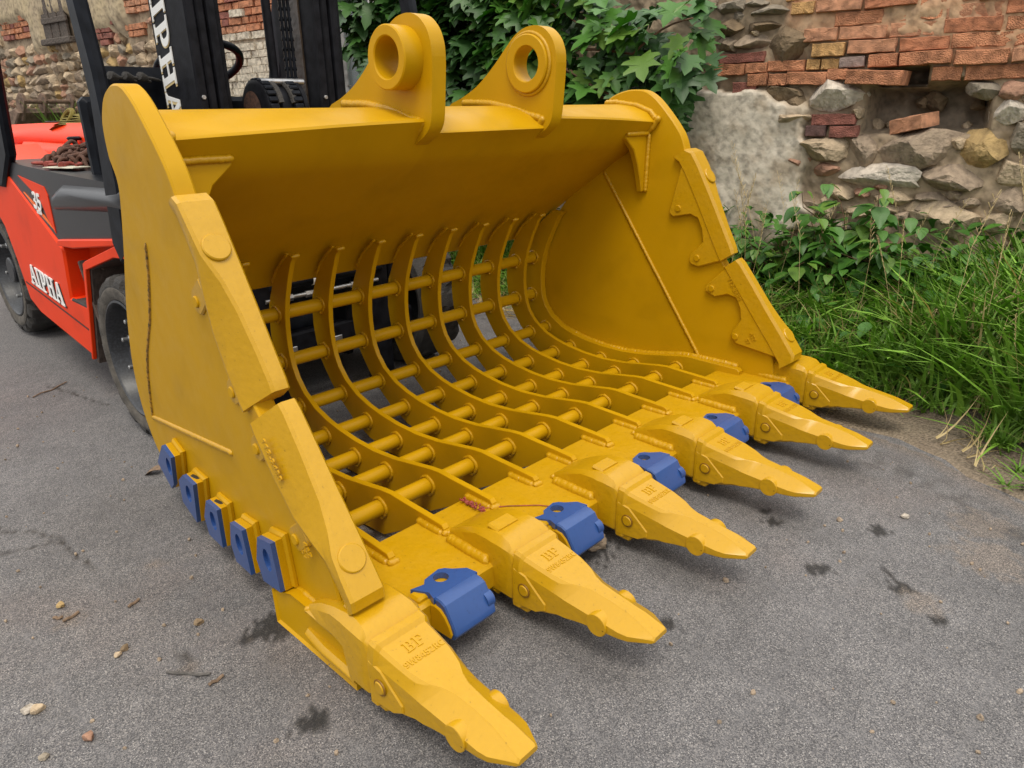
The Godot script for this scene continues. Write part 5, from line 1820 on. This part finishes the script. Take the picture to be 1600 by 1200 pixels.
func build_grass() -> void:
	var n2 := noise(2.2, 3, 91)
	var ver := func(x: float, z: float) -> float:
		var d := x - edge_x(z)
		return -0.012 + 0.018 * smoothstep(0.0, 0.03, d) + 0.13 * smoothstep(0.05, 1.0, d) - 0.01
	var green := [[], [], []]
	var fresh := [[], [], []]
	var dry := [[], []]
	for i in 7500:
		var z := rng.randf_range(-5.5, 1.6)
		var x0: float = edge_x(z)
		var x1 := wall_x(z) - 0.02
		var f := pow(rng.randf(), 0.85)
		var x := lerpf(x0 + 0.03, x1, f)
		var d := x - x0
		if d > 0.12 and z < -1.3 and rng.randf() < 0.35:
			continue
		var k := n2.get_noise_2d(x * 1.6, z * 1.6)
		if x < 0.98 and z > -1.65 and z < 0.05:
			continue
		if d < 0.17 and (k < 0.12 or rng.randf() < 0.6):
			if rng.randf() < 0.22:
				var s0 := rng.randf_range(0.04, 0.10)
				dry[rng.randi() % 2].append(Transform3D(Basis(Vector3.UP, rng.randf() * TAU) * Basis(Vector3.RIGHT, rng.randf_range(1.0, 1.45)) * Basis.from_scale(Vector3(0.30, s0 * 2.2, 0.30)), Vector3(x - 0.05, ver.call(x, z) + 0.012, z)))
			continue
		if x < 1.06 and z > -1.65 and z < 0.16:
			continue
		var hgt := (0.07 + 0.17 * smoothstep(0.08, 0.55, d)) * rng.randf_range(0.6, 1.2)
		if z > -0.45:
			hgt *= lerpf(1.0, 1.75, smoothstep(-0.45, 0.15, z)) * (0.55 if d < 0.3 else 1.0)
		var bs := Basis(Vector3.UP, rng.randf() * TAU) * Basis(Vector3.RIGHT, rng.randf_range(-0.22, 0.22)) * Basis.from_scale(Vector3(0.14 + hgt * 0.95, hgt, 0.14 + hgt * 0.95))
		var tr := Transform3D(bs, Vector3(x, ver.call(x, z), z))
		var roll := rng.randf()
		if roll < 0.17 + (0.12 if z < -0.2 else 0.0):
			dry[rng.randi() % 2].append(tr)
		elif roll < 0.62:
			green[rng.randi() % 3].append(tr)
		else:
			fresh[rng.randi() % 3].append(tr)
	for i in 3:
		tag(stuff("grass", tuft_mesh(11, 500 + i, 0.12, 0.0200, 0.60), M.grass_green, green[i]), "green grass covering the verge between the asphalt and the wall", "grass", "grass on the verge")
		tag(stuff("grass", tuft_mesh(9, 510 + i, 0.11, 0.0250, 0.75), M.grass_fresh, fresh[i]), "fresh light green grass blades scattered over the verge by the wall", "grass", "fresh grass on the verge")
	for i in 2:
		tag(stuff("dry_grass", tuft_mesh(7, 520 + i, 0.10, 0.0080, 0.50), M.grass_dry, dry[i]), "dry straw coloured grass among the green blades of the verge", "dry grass", "dry grass on the verge")
	# tall dry stalks with seed heads
	var st := B.new()
	st.tube(PackedVector3Array([Vector3(0, 0, 0), Vector3(0.01, 0.35, 0), Vector3(0.05, 0.72, 0.01), Vector3(0.14, 0.98, 0.02)]), [0.0016, 0.0014, 0.0012, 0.0008], 5)
	for i in 14:
		var f := 0.70 + i * 0.02
		st.tube(PackedVector3Array([Vector3(0.05 + (f - 0.72) * 0.32, f, 0.01), Vector3(0.05 + (f - 0.72) * 0.32 + 0.015 * (1 if i % 2 else -1), f + 0.03, 0.012)]), [0.0010, 0.0022], 4)
	var sm := st.mesh(60.0)
	var xs := []
	for i in 90:
		var z := rng.randf_range(-1.9, 0.9)
		var x := lerpf(edge_x(z) + 0.25, wall_x(z) - 0.1, rng.randf())
		var s := rng.randf_range(0.35, 0.72)
		if x < 1.25 and z > -1.75 and z < 0.2:
			continue
		xs.append(Transform3D(Basis(Vector3.UP, rng.randf() * TAU) * Basis(Vector3.RIGHT, rng.randf_range(-0.3, 0.3)) * Basis.from_scale(Vector3.ONE * s), Vector3(x, ver.call(x, z), z)))
	tag(stuff("dry_stalks", sm, M.grass_dry, xs), "tall dry seed stalks standing above the verge grass", "dry stalks")
	# ivy-like low weeds under the wall
	var lm := leaf_mesh(OVATE, 0.2, 0.2, 97)
	var wx := [[], []]
	for i in 2200:
		var z := rng.randf_range(-2.2, 1.0)
		var f := pow(rng.randf(), 0.6)
		var x := lerpf(edge_x(z) + 0.3, wall_x(z) - 0.05, f)
		var out := Vector3(rng.randf_range(-1, 1), 0, rng.randf_range(-1, 1)).normalized()
		var s := rng.randf_range(0.035, 0.085)
		wx[rng.randi() % 2].append(Transform3D(leaf_basis(out, rng.randf_range(-0.2, 0.8)) * Basis.from_scale(Vector3.ONE * s), Vector3(x, ver.call(x, z) + rng.randf_range(0.05, 0.30) * (0.4 + f), z)))
	tag(stuff("weeds", lm, M.leaf1, wx[0]), "low broad leaved weeds in the grass under the wall", "weeds", "weeds under the wall")
	tag(stuff("weeds", lm, M.leaf0, wx[1]), "low broad leaved weeds in the grass under the wall", "weeds", "weeds under the wall")
	# old pile of grass by the far bucket
	var far := []
	for i in 60:
		far.append(Transform3D(Basis(Vector3.UP, rng.randf() * TAU) * Basis.from_scale(Vector3(2.0, rng.randf_range(0.7, 1.15), 2.0)), Vector3(1.02 + rng.randf_range(-0.16, 0.14), 0.1, -7.35 + rng.randf_range(-0.25, 0.25))))
	tag(stuff("grass", tuft_mesh(10, 540, 0.08, 0.006, 0.4), M.grass_green, far), "tall grass clump beside the rusty bucket at the far wall", "grass")

# ---------------------------------------------------------------- litter
func build_small_things() -> void:
	var twigs := [
		[-1.089, -0.932, 0.028, 0.35, "pale straw stub left of the blue heel guards", "straw", "twig"],
		[-1.195, -0.982, 0.034, 0.20, "longer pale straw at the left, one of two lying close together", "straw", "twig"],
		[-1.215, -0.999, 0.018, -0.7, "short pale straw beside the longer one at the left", "straw", "twig"],
		[-1.10, -0.640, 0.085, -0.85, "thin dark grey twig in the lower left corner area", "twig", "twig_grey"],
		[-0.808, -2.516, 0.16, 0.55, "brown twig on the asphalt beside the forklift front wheel", "twig", "twig"],
		[-1.072, -0.585, 0.03, 0.1, "small pale stick touching the dark twig", "twig", "twig"]]
	for q in twigs:
		var b := B.new()
		var L: float = q[2]
		var n := 5
		var path := PackedVector3Array()
		var rad := []
		for i in n:
			var f := float(i) / (n - 1) - 0.5
			path.append(Vector3(f * L, 0.0035 + 0.002 * sin(i * 2.0), rng.randf_range(-0.04, 0.04) * L))
			rad.append((0.0034 if L < 0.05 else 0.0028) * (1.0 - 0.3 * absf(f)))
		b.tube(path, rad, 6)
		var o := part("straw" if q[5] == "straw" else "twig", b.mesh(), M[q[6]])
		o.position = Vector3(q[0], 0.0, q[1])
		o.rotation.y = q[3]
		tag(o, q[4], q[5], "bits of straw and twig on the asphalt")
	var pebbles := [
		[-1.277, -0.616, 0.012, 5, "reddish pebble nearest the bottom left corner"],
		[-1.319, -0.749, 0.012, 2, "tan pebble of the pair at the left edge"],
		[-1.330, -0.757, 0.011, 3, "whitish pebble of the pair at the left edge"],
		[-1.340, -0.628, 0.009, 1, "small grey pebble at the very bottom left"],
		[-1.024, -0.768, 0.010, 0, "brown pebble close to the wet stain by the bucket corner"],
		[-1.155, -0.80, 0.009, 0, "dark brown crumb left of the bucket corner"],
		[-1.17, -0.79, 0.008, 2, "tan crumb beside the dark brown one"],
		[-0.26, -0.345, 0.030, 6, "lump of dried earth under the second blue lip guard"],
		[-1.20, -1.04, 0.010, 4, "ochre pebble among the straws at the left"],
		[0.36, 0.15, 0.010, 3, "pale pebble on the asphalt past the fourth tooth"]]
	for q in pebbles:
		var o := part("pebble", rocks[rng.randi() % 10], M["stone%d" % q[3]])
		o.transform = Transform3D(Basis(Vector3.UP, rng.randf() * TAU) * Basis.from_scale(Vector3(q[2] * 2.0, q[2] * 1.3, q[2] * 1.6)), Vector3(q[0], q[2] * 0.5, q[1]))
		tag(o, q[4], "pebble", "pebbles on the asphalt")
	# fine grit scattered on the road
	var xs := []
	for i in 420:
		var x := rng.randf_range(-1.9, 0.7)
		var z := rng.randf_range(-2.6, 0.9)
		if x > edge_x(z) or x > -0.9 and z > -1.5 and z < -0.3:
			continue
		var s := rng.randf_range(0.0015, 0.0045) * (1.6 if rng.randf() < 0.1 else 1.0)
		xs.append(Transform3D(Basis.from_euler(Vector3(rng.randf() * TAU, rng.randf() * TAU, 0)) * Basis.from_scale(Vector3(s, s, s) * 2.0), Vector3(x, s * 0.5, z)))
	tag(stuff("grit", rock_mesh(900, 4.0, 4, 7), M.stone6, xs), "fine loose grit scattered over the asphalt", "grit")
	# a dead leaf by the front wheel and dried red crumbs on the lip
	var lf := part("dead_leaf", leaf_mesh(OVATE, 0.5, 0.8, 77), M.twig)
	lf.transform = Transform3D(Basis(Vector3.UP, 0.8) * Basis(Vector3.RIGHT, -1.35) * Basis.from_scale(Vector3.ONE * 0.05), Vector3(-0.805, 0.012, -1.50))
	tag(lf, "curled brown leaf on the asphalt between front wheel and blue heel guards", "leaf")
	var cr := []
	for i in 60:
		var f := rng.randf()
		cr.append(Transform3D(Basis.from_euler(Vector3(rng.randf() * TAU, rng.randf() * TAU, 0)) * Basis.from_scale(Vector3(0.010, 0.0045, 0.005) * rng.randf_range(0.5, 1.3)), Vector3(-0.425 - 0.03 + rng.randf_range(-0.008, 0.006), 0.114 + rng.randf_range(0.0, 0.006), -0.585 + f * 0.075)))
	var rc := stuff("dried_berries", rock_mesh(901, 4.0, 4, 7), M.rust_red, cr)
	tag(rc, "dried red plant crumbs along a rib weld on the cutting lip", "plant litter")
	var sp := B.new()
	sp.tube(PackedVector3Array([Vector3(-0.44, 0.113, -0.52), Vector3(-0.40, 0.1125, -0.49), Vector3(-0.35, 0.1125, -0.44), Vector3(-0.335, 0.1125, -0.415)]), 0.0012, 5)
	var stalk := part("dry_stalk", sp.mesh(60.0), M.rust_red)
	tag(stalk, "thin reddish stalk lying across the lip beside the second blue guard", "stalk")
